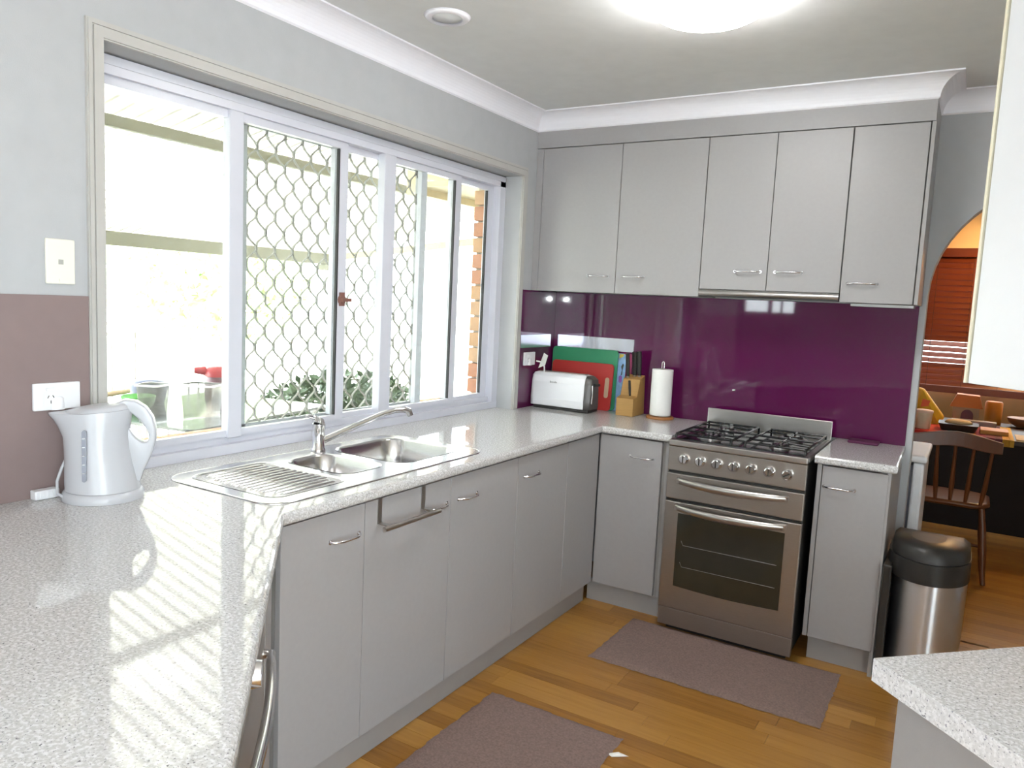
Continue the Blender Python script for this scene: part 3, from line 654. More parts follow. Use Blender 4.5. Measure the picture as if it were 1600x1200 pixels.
def handle_plate():
    ou = [(.020, .236), (.030, .258), (.055, .270), (.083, .266), (.107, .249), (.124, .222), (.132, .190), (.131, .158), (.123, .126), (.112, .098), (.100, .072), (.092, .045), (.060, .040), (.030, .10), (.020, .17)]
    ho = []
    for k in range(20):
        a_ = 2*PI*k/20; e_ = .050*math.cos(a_); f_ = .0175*math.sin(a_)*(1+.25*math.cos(a_)); c_, s2 = math.cos(math.radians(-58)), math.sin(math.radians(-58))
        ho.append((.0825+e_*c_-f_*s2, .197+e_*s2+f_*c_))
    bm_ = bmesh.new(); E2_ = []
    for lp in (ou, ho):
        vs = [bm_.verts.new((x_, -.019, z_)) for x_, z_ in lp]; E2_ += [bm_.edges.new((vs[i], vs[(i+1) % len(vs)])) for i in range(len(vs))]
    bmesh.ops.triangle_fill(bm_, edges=E2_, use_beauty=True, use_dissolve=True)
    r_ = bmesh.ops.extrude_face_region(bm_, geom=list(bm_.faces))
    for v in r_['geom']:
        if isinstance(v, bmesh.types.BMVert): v.co.y = .019
    bmesh.ops.recalc_face_normals(bm_, faces=bm_.faces)
    ed = [e for e in bm_.edges if len(e.link_faces) == 2 and e.calc_face_angle(0) > .8 and abs(e.verts[0].co.y-e.verts[1].co.y) < 1e-4]
    bmesh.ops.bevel(bm_, geom=ed, offset=.0105, segments=4, affect='EDGES', profile=.5, clamp_overlap=True)
    me_ = bpy.data.meshes.new('handle'); bm_.to_mesh(me_); bm_.free()
    for p_ in me_.polygons: p_.use_smooth = True
    me_.materials.append(KETM); return me_
link('handle', handle_plate(), kt)
gy = lambda z: -.0745
gm = MB(); gm.prism([(x_, -.0735-.0065*(1-(z_-.06)/.14)**1.0, z_) for x_, z_ in [(-.030+.0055*math.cos(math.radians(a)), (.192 if a <= 180 else .068)+.0055*math.sin(math.radians(a))) for a in range(0, 360, 20)]], (0, -.009, 0))
go = link('water_gauge', mesh('water_gauge', gm, GPLAST), kb); go['label'] = 'grey water level window'
for k in range(5):
    z_ = .085+.023*k; link('gauge_mark', mesh('gauge_mark', MB().box(-.033, -.027, -.0925, -.080, z_, z_+.0015), WPLAST), go)
part('cord', MB().tube([(-.085, -.045, .012), (-.104, -.03, .02), (-.108, -.015, .05), (-.098, -.005, .085), (-.088, .0, .11)], .004, 8), KETM, kt, world=False)
pw = MB(); pw.box(.012, .040, -2.905, -2.843, .901, .926); t = thing('plug_adaptor', 'white ribbed plug block lying left of the kettle', 'plug', (.026, -2.874, H))
part('block', pw, WPLAST, t, .003); 
for k in range(6): part('rib', MB().box(.0395, .042, -2.902+k*.010, -2.898+k*.010, .905, .922), WPLAST, t)

# ------------------------------------------------------------------ things at the back of the bench
to = thing('toaster', 'long-slot white toaster with dark base and end', 'toaster', (.205, -.205, H), 0)
TX0, TX1, TY0, TY1 = .022, .385, -.270, -.135
sec = lambda x, s_=1.: [Vector((x, y, z)) for y, z in [(TY0, .918), (TY0-.002, .96), (TY0+.004, 1.05), (TY0+.012, 1.083), (TY0+.028, 1.099), (TY0+.045, 1.102), (TY1-.045, 1.102), (TY1-.028, 1.099), (TY1-.012, 1.083), (TY1-.004, 1.05), (TY1+.002, .96), (TY1, .918)]]
shell = part('shell', MB().loft([sec(.030), sec(.345)], True, False), WPLAST, to, .004)
def endcap(x0, x1, inset, m_, nm):
    def s2(x, i): return [Vector((x, y+(i if y < -.2 else -i), min(z, 1.102-i*1.4) if z > 1 else z)) for y, z in [(v.y, v.z) for v in sec(x)]]
    return part(nm, MB().loft([s2(x0, 0.002), s2((x0+x1)/2, inset*.35), s2(x1, inset)], True, True), m_, to)
endcap(.3455, .378, .016, GREYP, 'end_panel'); endcap(.0295, .016, .010, WPLAST, 'end_panel')
part('foot_base', MB().box(.034, .372, TY0+.006, TY1-.006, .9006, .918), BLACK, to, .004)
part('slot', MB().box(.055, .325, -.222, -.184, 1.100, 1.1032), GREYP, to); part('slot_edge', MB().box(.05, .33, -.228, -.222, 1.1, 1.1045).box(.05, .33, -.184, -.178, 1.1, 1.1045), STEEL, to)
part('lever', MB().box(.372, .402, -.222, -.186, 1.045, 1.06), BLACK, to, .003); part('lever_slot', MB().tube([(.3775, -.235, .95), (.381, -.235, 1.0), (.377, -.235, 1.05)], .004, 8), CHROME, to)
tc = bpy.data.curves.new('brand_text', 'FONT'); tc.body = 'Breville'; tc.size = .0145; tc.align_x = 'CENTER'; tc.extrude = .0002; tc.materials.append(GREYP)
tme = bpy.data.objects.new('tmp', tc); C.objects.link(tme); bpy.context.view_layer.update()
bme = bpy.data.meshes.new_from_object(tme.evaluated_get(bpy.context.evaluated_depsgraph_get())); bpy.data.objects.remove(tme)
bme.materials.clear(); bme.materials.append(GREYP)
bo = link('brand_lettering', bme, shell); bo.location = (.160, -.2735, 1.048); bo.rotation_euler = (math.radians(87), 0, 0)

def board(name, x0, x1, z1, ybot, ytop, th, m, label, r=.02, extra=None):
    """chopping board leaning back: bottom at ybot, top at ytop (front face)"""
    pts = rrect(x0, x1, 0, 1, .0001, 1); hgt = z1-H; s_ = (ytop-ybot)/hgt
    P = [(x, ybot+(z-H)*s_, z) for x, z in rrect(x0, x1, H+.0008, z1, r, 5)]
    t = thing(name, label, 'chopping board', ((x0+x1)/2, ybot, H)); b = part('panel', MB().prism(P, (0, th, 0)), m, t, .0015)
    return t, s_, ybot
board('chopping_board', .020, .430, 1.236, -.052, -.034, .010, GREEN, 'large green chopping board leaning on the splashback')
t, s_, yb = board('chopping_board', .035, .418, 1.160, -.082, -.058, .012, RED, 'red chopping board in front of the green one')
rb = MB(); P = [(x, yb+(z-H)*s_-.0008, z) for x, z in rrect(.375, .400, .972, 1.085, .012, 6)]; rb.prism(P, (0, .0006, 0)); part('grip', rb, TAN, t, label='tan finger grip')
t, s_, yb = board('chopping_board', .395, .472, 1.222, -.030, -.017, .006, mat('pale_blue_board', (.25, .42, .68), .4, var=.5, scale=35), 'narrow pale blue patterned board behind the red one')
part('print', MB().prism([(x, -.0316+(z-H)*s_, z) for x, z in rrect(.437, .456, 1.06, 1.10, .009, 5)], (0, .0004, 0)), mat('violet_print', (.25, .10, .40), .5), t)
part('print', MB().prism([(x, -.0316+(z-H)*s_, z) for x, z in [(.448, 1.10), (.452, 1.13), (.446, 1.15), (.456, 1.168), (.462, 1.16), (.456, 1.13), (.455, 1.105)]], (0, .0004, 0)), BLACK, t)
part('print', MB().prism([(x, -.0316+(z-H)*s_, z) for x, z in [(.432, 1.195), (.432, 1.219), (.460, 1.219), (.455, 1.205)]], (0, .0004, 0)), mat('yellow_print', (.7, .55, .08), .5), t)
board('chopping_board', .44, .505, 1.226, -.016, -.0085, .004, mat('magenta_board', (.30, .02, .10), .5), 'magenta board edge behind the pale blue board')

kn = thing('knife_block', 'slanted wooden knife block beside the chopping boards', 'knife block', (.575, -.11, H))
KX0, KX1 = .497, .592
KY = -.185
part('block', MB().prism([(KX0, KY+.005, H+.0006), (KX0, KY+.005, .996), (KX0, KY+.055, 1.006), (KX0, KY+.085, 1.094), (KX0, KY+.155, 1.115), (KX0, KY+.17, H+.0006)], (.098, 0, 0)), BLOCKW, kn, .003)
def knife(x, y, z, dy, dz, L, wd, m, label, steel=True):
    t = thing('knife', label, 'knife', (x, y, z), group=None); v = Vector((0, dy, dz)).normalized(); pz = Vector((x, y, z))
    part('handle', MB().tube([pz, pz+v*L*.5, pz+v*L], [wd*.8, wd, wd*.95], 10, flat=.62), m, t)
    if steel: part('bolster', MB().tube([pz-v*.012, pz+v*.002], [wd*.6, wd*.8], 10, flat=.6), STEEL, t)
    part('blade', MB().obox(pz-v*.05+Vector((-.001, -.006, 0)), (.002, 0, 0), (0, .012, 0), v*.045), STEEL, t)
knife(.516, -.085, 1.108, -.18, 1, .125, .012, BLACK, 'black-handled knife at the left of the knife block')
knife(.545, -.060, 1.115, -.18, 1, .128, .015, BLACK, 'large black-handled knife in the middle of the knife block')
knife(.572, -.060, 1.115, -.18, 1, .132, .014, BLACK, 'black-handled knife at the right of the knife block')
knife(.562, -.150, 1.010, -.25, 1, .085, .0075, BLACK, 'small black knife in the lower slot of the knife block', False)

ph = thing('paper_towel_holder', 'paper towel holder with round timber base and wire loop', 'paper towel holder', (.718, -.105, H))
part('base', MB().lathe([(.072, .9006), (.074, .906), (.070, .914)], (.718, -.100, 0), 36), BASEW, ph, label='round timber base')
part('rod', MB().tube([(.712, -.10, .914), (.712, -.10, 1.185)]+[Vector((.718, -.10, 1.190))+Vector((-.006*math.cos(a_), 0, .014*math.sin(a_))) for a_ in [PI*k/8 for k in range(1, 8)]]+[(.724, -.10, 1.185), (.724, -.10, .914)], .002, 8), CHROME, ph)
rl = thing('paper_towel', 'white roll of paper towel on its holder', 'paper towel', (.718, -.10, .918))
part('roll', MB().lathe([(.018, .918), (.0545, .918), (.0555, .925), (.0555, 1.158), (.0545, 1.163), (.018, 1.163)], (.718, -.10, 0), 36, cap=False), PAPER, rl)
part('core', MB().lathe([(.019, .919), (.019, 1.162)], (.718, -.10, 0), 20, cap=False), TAN, rl)
single('purple_cloth', MB().prism([(x, y, H+.0006) for x, y in rrect(1.645, 1.775, -.115, -.02, .006, 3)], (0, 0, .012)), mat('purple_cloth', (.10, .015, .06), .8), 'folded dark purple cloth on the short benchtop', 'cloth', .003)

# ------------------------------------------------------------------ bin
bn = thing('pedal_bin', 'stainless steel bin with black lid beside the arch', 'bin', (2.02, -.47, 0))
def dshape(x0, x1, y0, y1, n=28):
    xc = (x0+x1)/2; rx = (x1-x0)/2; ym = y0+(y1-y0)*.62     # flat back at y1, bowed front at y0
    return [(x1, y1), (x0, y1)]+[(xc+rx*math.cos(PI+PI*k/n), ym+(ym-y0)*math.sin(PI+PI*k/n)) for k in range(n+1)]
def dring(x0, x1, y0, y1, z): return [Vector((x, y, z)) for x, y in dshape(x0, x1, y0, y1)]
bx0, bx1, by0, by1 = 1.902, 2.178, -.640, -.340
part('body', MB().loft([dring(bx0, bx1-.008, by0+.006, by1-.006, .03), dring(bx0, bx1, by0, by1, .46)], True, True), mat('bin_steel', (.70, .71, .74), .36, 1., var=.03, aniso=.8), bn)
bs = MATS['bin_steel'].node_tree; tn = bs.nodes.new('ShaderNodeTangent'); tn.direction_type = 'RADIAL'; tn.axis = 'Z'
bs.links.new(tn.outputs[0], bs.nodes['Principled BSDF'].inputs['Tangent']); bs.nodes['Principled BSDF'].inputs['Anisotropic Rotation'].default_value = .25   # brushed around the barrel
part('back_frame', MB().box(bx0-.024, bx0+.010, by0+.04, by1+.006, .03, .50), BLACK, bn, .006)
part('foot_ring', MB().loft([dring(bx0-.022, bx1-.002, by0-.004, by1+.004, .0006), dring(bx0-.022, bx1-.004, by0-.002, by1+.002, .03)], True, True), BLACK, bn)
part('lid_collar', MB().loft([dring(bx0-.016, bx1+.004, by0-.005, by1+.005, .461), dring(bx0-.016, bx1+.003, by0-.004, by1+.004, .545)], True, True), BLACK, bn)
part('lid', MB().loft([dring(bx0-.008, bx1, by0-.001, by1+.001, .547), dring(bx0-.004, bx1-.004, by0+.004, by1-.004, .585), dring(bx0+.012, bx1-.03, by0+.022, by1-.022, .606), dring(bx0+.06, bx1-.09, by0+.08, by1-.08, .613)], True, True), BLACK, bn)
part('pedal', MB().box(2.00, 2.08, by0-.03, by0+.02, .012, .02), BLACK, bn, .003)

# ------------------------------------------------------------------ rugs and scrap
def rug(x0, x1, y0, y1, label, ang=0):
    n = 60; m = MB(); nx = int((x1-x0)/.02); ny = int((y1-y0)/.02); cx, cy = (x0+x1)/2, (y0+y1)/2; V = []; F = []
    for j in range(ny+1):
        for i in range(nx+1):
            x = x0+(x1-x0)*i/nx; y = y0+(y1-y0)*j/ny; e = i in (0, nx) or j in (0, ny)
            jx = random.uniform(-.004, .004) if e else 0
            V.append((x+jx, y+jx, .002 if e else .010+random.uniform(-.0012, .0012)))
    for j in range(ny):
        for i in range(nx): a = j*(nx+1)+i; F.append((a, a+1, a+nx+2, a+nx+1))
    m.add(V, F, True); return single('floor_mat', m, RUG, label, 'mat')
rug(.84, 1.765, -1.105, -.612, 'brown pile mat on the floor in front of the stove')
rug(.672, 1.205, -2.40, -1.590, 'brown pile mat on the floor in front of the sink')
sc_ = MB(); sc_.add([(1.195, -1.70, .003), (1.225, -1.675, .006), (1.262, -1.672, .002), (1.235, -1.69, .010), (1.215, -1.708, .002)], [(0, 1, 3), (1, 2, 3), (0, 3, 4), (3, 2, 4)])
single('paper_scrap', sc_, PAPER, 'small white paper scrap on the floor by the sink mat', 'paper scrap')

# ------------------------------------------------------------------ dining room
struct('wall_dining', MB().box(0, 1.3, 3.3, 3.4, 0, ZC).box(3.2, 4.5, 3.3, 3.4, 0, ZC).box(1.3, 3.2, 3.3, 3.4, 0, .975).box(1.3, 3.2, 3.3, 3.4, 2.07, ZC), DCREAM, 'warm cream dining room wall')
cm = MB(); pr = cove(); cm.loft([[Vector((x_, 3.3-o, ZC+h)) for o, h in pr] for x_ in (.05, 4.45)], True, False); struct('trim_6', cm, WHITE)
w4 = tag(link('window_4', None), 'dining room window behind timber blind', None, None, 'structure')
part('frame', MB().box(1.3, 1.35, 3.32, 3.38, .93, 2.07).box(3.15, 3.2, 3.32, 3.38, .93, 2.07).box(2.22, 2.28, 3.32, 3.38, .93, 2.07), ALU, w4)
part('pane', MB().box(1.3, 3.2, 3.35, 3.355, .93, 2.07), GLASS, w4)
bl = thing('venetian_blind', 'red-brown timber venetian blind on the dining window', 'blind', (2.2, 3.24, 2.07))
part('head_rail', MB().box(1.28, 3.22, 3.20, 3.27, 2.005, 2.075), BLINDW, bl, .003)
slat = mesh('slat', MB().box(-.95, .95, -.026, .026, -.0016, .0016), BLINDW)
z = 1.985; k = 0
while z > .97:
    a = 68 if z > 1.34 else (44 if z > 1.16 else 57)
    o = link('slat', slat, bl); o.location = Vector((2.2-2.2, 3.235-3.24, z-2.07)); o.rotation_euler = (math.radians(a), 0, 0); z -= .0455; k += 1
part('bottom_rail', MB().box(1.26, 3.14, 3.20, 3.255, .905, .962), BLINDW, bl, .003)
for xx in (1.55, 1.80, 2.05, 2.30, 2.55): part('ladder_cord', MB().tube([(xx, 3.206, .95), (xx, 3.206, 2.01)], .0015, 5), DARKW, bl)
# pendant lamp that lights the dining room
t = thing('pendant_light', 'warm pendant light above the dining table', 'pendant light', (2.55, 2.75, ZC))
part('cord', MB().cyl((2.55, 2.75, 2.30), (2.55, 2.75, ZC), .004, 8), BLACK, t)
part('shade', MB().lathe([(.05, 2.33), (.18, 2.19), (.185, 2.19), (.055, 2.34)], (2.55, 2.75, 0), 28, cap=False), CREAM, t)
part('bulb', MB().lathe([(.004, 2.19), (.03, 2.215), (.034, 2.24), (.02, 2.28), (.012, 2.31)], (2.55, 2.75, 0), 16), mat('warm_bulb', (1, .85, .6), .3, emit=(1, .62, .25, 20)), t)
bl_ = bpy.data.lights.new('pendant_bulb', 'POINT'); bl_.energy = 12; bl_.color = (1, .60, .26); bl_.shadow_soft_size = .04
blo = bpy.data.objects.new('pendant_bulb', bl_); C.objects.link(blo); blo.parent = t; blo.location = (0, 0, 2.15-ZC)

# table
tb = thing('dining_table', 'dark dining table in the room beyond the arch', 'table', (2.6, 2.35, 0))
part('tabletop', MB().box(1.55, 3.5, 1.87, 2.85, .712, .742), DARKW, tb, .004)
part('apron', MB().box(1.65, 3.4, 1.95, 1.97, .62, .711).box(1.65, 3.4, 2.75, 2.77, .62, .711).box(1.65, 1.67, 1.97, 2.75, .62, .711).box(3.38, 3.4, 1.97, 2.75, .62, .711), DARKW, tb)
part('dark_drop', MB().box(1.56, 3.49, 1.885, 1.895, .12, .711), mat('dark_matte', (.02, .017, .018), .9), tb, label='dark upright sheet below the tabletop')  # thin dark sheet from the tabletop down almost to the floor
for lx, ly in ((1.66, 1.96), (3.38, 1.96), (1.66, 2.76), (3.38, 2.76)): part('leg', MB().tube([(lx, ly, .0005), (lx, ly, .3), (lx, ly, .711)], [.022, .035, .04], 10), DARKW, tb)
# striped cloth
def stripes():
    cols = [(.62, .03, .015), (.62, .03, .015), (.60, .05, .02), (.70, .25, .06), (.60, .10, .02), (.72, .28, .08), (.28, .03, .05), (.20, .04, .05), (.14, .04, .05), (.55, .30, .04), (.6, .35, .05)]
    t = thing('table_runner', 'red and orange striped cloth on the dining table', 'tablecloth', (2.1, 2.2, .742))
    x = 1.60; i = 0; ws = [.16, .14, .12, .055, .045, .055, .06, .05, .04, .04, .025]
    for wd, c in zip(ws, cols):
        part('stripe', MB().box(x+.0005, x+wd-.0005, 1.855, 2.55, .7425, .746).box(x+.0005, x+wd-.0005, 1.855, 1.866, .70, .7425), mat('stripe_%d' % i, c, .9, var=.25, scale=60), t); x += wd; i += 1
stripes()
def pot(name, label, cat, x, y, z, prof, m, lidm=None, lidprof=None):
    t = thing(name, label, cat, (x, y, z)); part('body', MB().lathe(prof, (x, y, z), 20), m, t)
    if lidprof: part('lid', MB().lathe(lidprof, (x, y, z), 20), lidm, t)
pot('plastic_cup', 'pale plastic tub on the striped cloth', 'tub', 1.86, 1.98, .7465, [(.045, 0), (.055, .11)], mat('pale_tub', (.75, .68, .50), .4), mat('pale_lid', (.8, .62, .5), .4), [(.058, .111), (.058, .125), (.04, .13)])
t = thing('fruit_tray', 'black tray holding cream food on the dining table', 'tray', (2.06, 2.10, .7465))
part('tray', MB().loft([[Vector((x, y, z)) for x, y in rrect(1.97-o, 2.17+o, 1.99-o, 2.17+o, .03, 4)] for o, z in ((0, .7466), (.02, .795))], True, True), BLACK, t)
part('food', MB().lathe([(.02, .795), (.085, .797), (.07, .815), (.02, .822)], (2.07, 2.08, 0), 18, 1, .8), mat('cream_food', (.75, .55, .30), .7), t)
yb = thing('yellow_bag', 'yellow packet leaning on the table beyond the arch', 'packet', (1.86, 2.35, .7465))
part('packet', MB().prism([(1.76, 2.30, .78), (1.78, 2.32, 1.0), (1.83, 2.34, .99), (1.98, 2.30, .80), (1.95, 2.26, .748), (1.77, 2.26, .748)], (0, .05, 0)), mat('yellow_pack', (.65, .42, .02), .45, var=.3), yb, .012)
part('print', MB().prism([(1.82, 2.2985, .86), (1.87, 2.2985, .87), (1.88, 2.2985, .91), (1.83, 2.2985, .92)], (0, .001, 0)), mat('orange_print', (.7, .12, .02), .5), yb)
hs = thing('house_ornament', 'small orange-roofed cardboard house on the far table', 'ornament', (2.10, 2.62, .742))
part('walls', MB().box(2.02, 2.19, 2.58, 2.68, .7428, .86), mat('card_grey', (.36, .30, .20), .7), hs); part('roof', MB().prism([(2.0, 2.565, .86), (2.21, 2.565, .86), (2.185, 2.565, .95), (2.04, 2.565, .955)], (0, .12, 0)), mat('card_orange', (.55, .20, .05), .6), hs)
part('arch_door', MB().prism([(2.07+.045+.04*math.cos(math.radians(a)), 2.579, .80+.045*math.sin(math.radians(a))) for a in range(0, 181, 20)]+[(2.075, 2.579, .7432), (2.155, 2.579, .7432)], (0, -.002, 0)), mat('card_purple', (.12, .05, .08), .6), hs)
single('grey_box', MB().box(2.02, 2.30, 2.40, 2.48, .7465, .785), mat('box_grey', (.32, .30, .30), .5), 'flat grey box in front of the small house', 'box', .003)
single('orange_canister', MB().lathe([(.055, .7428), (.057, .76), (.057, .90), (.05, .912)], (2.28, 2.70, 0), 20), mat('canister_orange', (.50, .19, .02), .5), 'orange canister on the far side of the table', 'canister')
single('brown_bowl', MB().lathe([(.04, .7428), (.09, .775), (.105, .81), (.10, .812), (.06, .79)], (2.47, 2.68, 0), 24), mat('bowl_brown', (.22, .10, .04), .5), 'round brown bowl on the dining table', 'bowl')
single('orange_book', MB().box(2.20, 2.36, 2.02, 2.20, .7465, .775), mat('book_orange', (.60, .26, .03), .5), 'orange book lying beside the black tray', 'book', .002)
single('newspaper', MB().box(2.40, 2.85, 1.88, 2.15, .7425, .752), mat('newsprint', (.62, .50, .34), .8, var=.3, scale=60), 'folded newspaper at the near edge of the dining table', 'newspaper', .002)
single('blue_mat', MB().box(2.56, 2.9, 2.3, 2.55, .7425, .747), mat('placemat', (.42, .36, .34), .8), 'pale placemat on the far right of the dining table', 'placemat')

def dining_chair(loc, rz, label):
    t = thing('dining_chair', label, 'chair', loc, rz)
    # seat
    part('seat', MB().loft([[Vector((x, y, z)) for x, y in rrect(-.20-o, .20+o, -.20-o, .20+o, .09, 6)] for o, z in ((-.02, .425), (0, .437), (0, .45), (-.02, .458))], True, True), CHAIRW, t, world=False)
    for sx, sy in ((-1, -1), (1, -1), (-1, 1), (1, 1)):
        part('leg', MB().tube([(sx*.205, sy*.205, .0006), (sx*.195, sy*.195, .08), (sx*.185, sy*.185, .20), (sx*.175, sy*.175, .32), (sx*.16, sy*.16, .43)], [.013, .017, .022, .018, .015], 10), CHAIRW, t, world=False)
    for sx in (-1, 1): part('stretcher', MB().tube([(sx*.19, -.19, .17), (sx*.19, 0, .17), (sx*.19, .19, .17)], [.009, .014, .009], 8), CHAIRW, t, world=False)
    part('stretcher', MB().tube([(-.19, 0, .17), (.19, 0, .17)], .010, 8), CHAIRW, t, world=False)
    for k in range(5):
        x = -.15+.075*k; b = part('spindle', MB().tube([(x, -.175, .45), (x*1.08, -.195, .55), (x*1.16, -.225, .70), (x*1.2, -.24, .79)], [.009, .014, .010, .009], 8), CHAIRW, t, world=False)
    cr = MB(); rings = []
    for k in range(13):
        s_ = -1+2*k/12; x = .225*s_; y = -.245-.03*(1-s_*s_)*-1-.03; hh = .042*(1-.25*abs(s_)**3); zc = .815+.012*math.cos(s_*PI*1.0)*1
        rings.append([Vector((x, y-.010, zc-hh)), Vector((x, y+.010, zc-hh)), Vector((x, y+.008, zc+hh)), Vector((x, y-.008, zc+hh))])
    cr.loft(rings, True, False); part('crest_rail', cr, CHAIRW, t, .004, world=False)
    return t
dining_chair((2.075, 1.27, 0), 0, 'timber spindle-back dining chair beyond the arch')
# small fridge just past the arch
fr = thing('bar_fridge', 'white bar fridge edge just past the arch', 'fridge', (1.75, .42, 0))
part('body', MB().box(1.50, 1.900, .14, .62, .02, .800), WPLAST, fr, .01)
part('gasket', MB().box(1.9005, 1.912, .15, .61, .05, .79), mat('gasket_grey', (.08, .08, .10), .6), fr)
part('door', MB().box(1.9125, 1.962, .14, .62, .03, .805), WPLAST, fr, .012)
part('top', MB().box(1.495, 1.972, .135, .625, .806, .842), WPLAST, fr, .014, 3)
part('foot', MB().box(1.55, 1.9, .2, .55, .0006, .02), BLACK, fr)

# ------------------------------------------------------------------ outside
struct('ground', MB().box(-40, -.30, -30, 40, -.42, -.32), GRASS, 'sunlit lawn outside')
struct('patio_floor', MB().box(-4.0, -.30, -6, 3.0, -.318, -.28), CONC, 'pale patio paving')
rf = lambda x: 2.605+.22*x
pr_ = thing('patio_roof', 'pale ribbed patio roof outside the window', 'roof', (-2, -1.5, 2.2))
part('sheet', MB().prism([(-.31, -6, rf(-.31)+.06), (-3.75, -6, rf(-3.75)+.06), (-3.75, -6, rf(-3.75)+.066), (-.31, -6, rf(-.31)+.066)], (0, 8.0, 0)), ROOFM, pr_)
ribm = mesh('roof_rib', MB().prism([(-.31, -.010, rf(-.31)+.059), (-3.75, -.010, rf(-3.75)+.059), (-3.75, -.010, rf(-3.75)+.040), (-.31, -.010, rf(-.31)+.040)], (0, .02, 0)), mat('roof_rib', (.74, .72, .68), .6))
for k in range(79):
    o = link('rib', ribm, pr_); o.matrix_parent_inverse = Matrix.Translation(pr_.location).inverted(); o.location = (0, -5.9+k*.1, 0)
def beam(x, w_, h, y0, y1, label, zt_=None):
    z1 = (rf(x)+.03) if zt_ is None else zt_
    return single('patio_beam', MB().box(x-w_/2, x+w_/2, y0, y1, z1-h, z1), BEAMM, label, 'beam', .003)
beam(-1.5, .045, .055, -6, 2.0, 'thin olive patio roof beam nearest the window', 2.272)
beam(-3.5, .06, .105, -6, 1.75, 'deep olive beam along the outer edge of the patio roof', 1.862)
single('patio_beam', MB().prism([(-3.5, 1.72, 1.80), (-.31, 1.72, 2.10), (-.31, 1.72, 2.16), (-3.5, 1.72, 1.86)], (0, .05, 0)), FASC, 'sloping pale beam at the far end of the patio', 'beam')
t = thing('patio_post', 'pale blue patio post under the roof corner', 'post', (-3.5, 1.63, -.28))
part('shaft', MB().box(-3.535, -3.465, 1.60, 1.67, -.2795, 1.755), POSTM, t, .004); part('bracket', MB().box(-3.55, -3.45, 1.585, 1.685, 1.70, 1.756), BEAMM, t)
single('house_eave', MB().box(-.76, -.66, -.46, 3.3, 2.06, 2.22).box(-.66, -.30, -.46, 3.3, 2.10, 2.13), FASC, 'beige eave board of the house past the window', 'eave')
fn = thing('garden_fence', 'grey metal railing along the patio edge', 'fence', (-3.8, 0, -.3))
for z_ in (1.055, 1.14): part('rail', MB().box(-3.82, -3.79, -5, 7, z_, z_+.025), RAILM, fn)
part('rail', MB().box(-3.82, -3.79, -5, 7, -.2, -.175), RAILM, fn)
balm = mesh('baluster', MB().box(-3.813, -3.797, -.008, .008, -.175, 1.055), RAILM)
for k in range(86):
    o = link('baluster', balm, fn); o.matrix_parent_inverse = Matrix.Translation(fn.location).inverted(); o.location = (0, -2.5+k*.1, 0)
for yy in (-2.6, -.2, 2.2, 4.6): part('post', MB().box(-3.83, -3.78, yy, yy+.05, -.3195, 1.17), RAILM, fn)
def foliage(name, label, cat, c, ext, n, ls, m, trunk=None):
    t = thing(name, label, cat, (c[0], c[1], -.32)); g = MB(); rnd = random.Random(name+label)
    for i in range(n):
        while True:
            v = Vector((rnd.uniform(-1, 1), rnd.uniform(-1, 1), rnd.uniform(-1, 1)))
            if .25 < v.length < 1: break
        p_ = Vector((c[0]+v.x*ext[0], c[1]+v.y*ext[1], c[2]+v.z*ext[2])); a = Vector((rnd.gauss(0, 1), rnd.gauss(0, 1), rnd.gauss(0, 1))).normalized(); b = a.orthogonal().normalized()*ls*.45; a = a*ls
        nn_ = a.cross(b).normalized()*ls*.12
        g.add([p_-a, p_-b+nn_, p_+a, p_+b+nn_], [(0, 1, 2), (0, 2, 3)])
    o = part('leaves', g, m, t); o['kind'] = 'stuff'
    if trunk: part('trunk', MB().tube([(c[0], c[1], -.3195), (c[0]+.05, c[1], c[2]*.5), (c[0], c[1], c[2])], [trunk, trunk*.8, trunk*.4], 10), mat('bark', (.2, .15, .1), .9), t)
foliage('hedge', 'dark green shrubs below the grille window', 'shrub', (-2.62, .98, .28), (.45, 1.12, .52), 2600, .055, LEAFD)
foliage('tree', 'sunlit light green tree beyond the railing', 'tree', (-7.5, 3.6, 1.6), (1.0, 1.5, 1.0), 1800, .12, LEAFL, .10)
foliage('tree', 'smaller bright green tree seen left of the first mullion', 'tree', (-9.0, 2.2, 1.6), (.8, .8, .6), 260, .12, LEAFL, .08)
# patio table and the things on it
pt = thing('patio_table', 'glass-topped patio table outside the left pane', 'table', (-2.05, -.85, -.28), math.radians(10))
tz = .71
part('tabletop', MB().loft([[Vector((x, y, z)) for x, y in rrect(-.52, .52, -.62, .62, .05, 4)] for z in (tz+.28-.015, tz+.28)], True, False), TABLEG, pt, world=False)
for sx in (-1, 1):
    for sy in (-1, 1): part('leg', MB().tube([(sx*.42, sy*.5, .0006), (sx*.45, sy*.54, tz+.265)], .018, 8), WHITE, pt, world=False)
CLEAR = clearplastic('clear_tub', (.22, .215, .20), .55)
def tub(x, y, w_, dd_, h, label, m=CLEAR):
    t = thing('plastic_tub', label, 'tub', (x, y, tz), .4)
    n = MB(); R = [[Vector((a, b, z)) for a, b in rrect(-w_-o, w_+o, -dd_-o, dd_+o, .02, 4)] for o, z in ((-.012, .001), (0, h))]
    n.loft(R, False, True); n.add(R[0], [tuple(range(len(R[0])))[::-1]]); part('body', n, m, t, world=False)
    rm = MB(); rm.loft([[Vector((a, b, z)) for a, b in rrect(-w_-o, w_+o, -dd_-o, dd_+o, .02, 4)] for o, z in ((0, h-.012), (.008, h-.010), (.008, h), (0, h))], False, False); part('rim', rm, WPLAST, t, world=False)
tub(-1.83, -1.02, .10, .08, .19, 'tall clear plastic tub on the patio table')
tub(-1.98, -1.24, .07, .07, .19, 'narrow clear plastic tub at the left of the patio table')
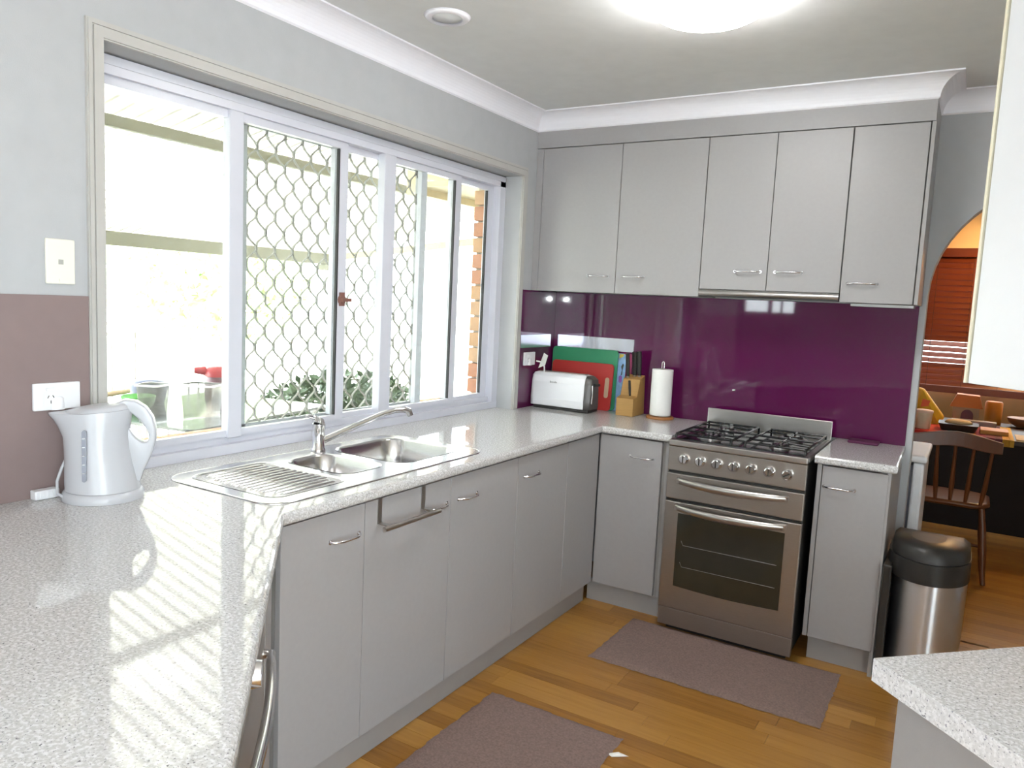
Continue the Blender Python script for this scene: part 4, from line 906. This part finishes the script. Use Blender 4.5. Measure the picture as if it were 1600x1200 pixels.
single('green_bowl', MB().lathe([(.05, 0), (.085, .03), (.10, .085), (.095, .09), (.07, .03)], (-2.22, -1.18, tz+.001), 22), mat('green_plastic', (.07, .34, .05), .4), 'bright green bowl on the patio table', 'bowl')
single('blue_tub', MB().lathe([(.09, 0), (.10, .05), (.12, .12), (.09, .15), (.04, .16)], (-2.42, -.98, tz+.001), 22), mat('blue_plastic', (.06, .07, .14), .4), 'dark blue lidded dish behind the green bowl', 'dish')
t = thing('red_jug', 'red plastic jug at the right of the patio table', 'jug', (-1.96, -.80, tz))
RJ = mat('red_plastic', (.30, .012, .02), .35)
part('body', MB().lathe([(.07, .001), (.085, .06), (.085, .17), (.075, .21)], (-1.96, -.80, tz), 22), mat('pink_body', (.14, .06, .08), .4), t); part('lid', MB().lathe([(.088, .211), (.09, .24), (.07, .27), (.02, .275)], (-1.96, -.80, tz), 22), RJ, t); part('spout', MB().tube([(-2.0, -.87, tz+.245), (-2.03, -.93, tz+.25)], [.03, .018], 10), RJ, t)
single('timber_paddle', MB().tube([(-2.30, -1.62, tz+.03), (-2.30, -1.35, tz+.10), (-2.28, -1.2, tz+.115)], [.02, .018, .015], 8), TAN, 'tan timber handle lying across the patio table', 'utensil')
pcx = thing('patio_chair', 'white curved patio chair under the patio table', 'chair', (-1.15, -1.75, -.28), .6)
part('seat', MB().loft([[Vector((x, y, z)) for x, y in rrect(-.22-o, .22+o, -.2-o, .2+o, .06, 4)] for o, z in ((-.01, .40), (0, .42), (-.01, .435))], True, True), WPLAST, pcx, world=False)
for sx in (-1, 1):
    part('arm', MB().tube([(sx*.23, -.22, .0006), (sx*.25, -.2, .4), (sx*.26, -.15, .60), (sx*.26, .1, .64), (sx*.24, .22, .55), (sx*.22, .24, .0006)], .016, 8), WPLAST, pcx, world=False)
part('backrest', MB().tube([(-.24, .22, .56), (-.2, .27, .66), (0, .29, .69), (.2, .27, .66), (.24, .22, .56)], .022, 8), WPLAST, pcx, world=False)

# ------------------------------------------------------------------ groups of alike things
GR = {'knife': 'knives in the knife block', 'chopping_board': 'chopping boards leaning on the splashback', 'wall_cupboard': 'wall cupboards', 'base_cupboard': 'grey base cupboards',
      'floor_mat': 'brown floor mats', 'splashback': 'splashback panels', 'benchtop': 'speckled benchtops', 'patio_beam': 'patio roof beams', 'metal_strip': 'polished strips on the splashback',
      'power_point': 'white power points', 'plastic_tub': 'clear tubs on the patio table', 'tree': 'trees beyond the railing'}
for o in list(C.objects):
    if o.parent is None and o.get('label') and o.get('category'):
        b_ = o.name.split('.')[0]
        if b_ in GR: o['group'] = GR[b_]
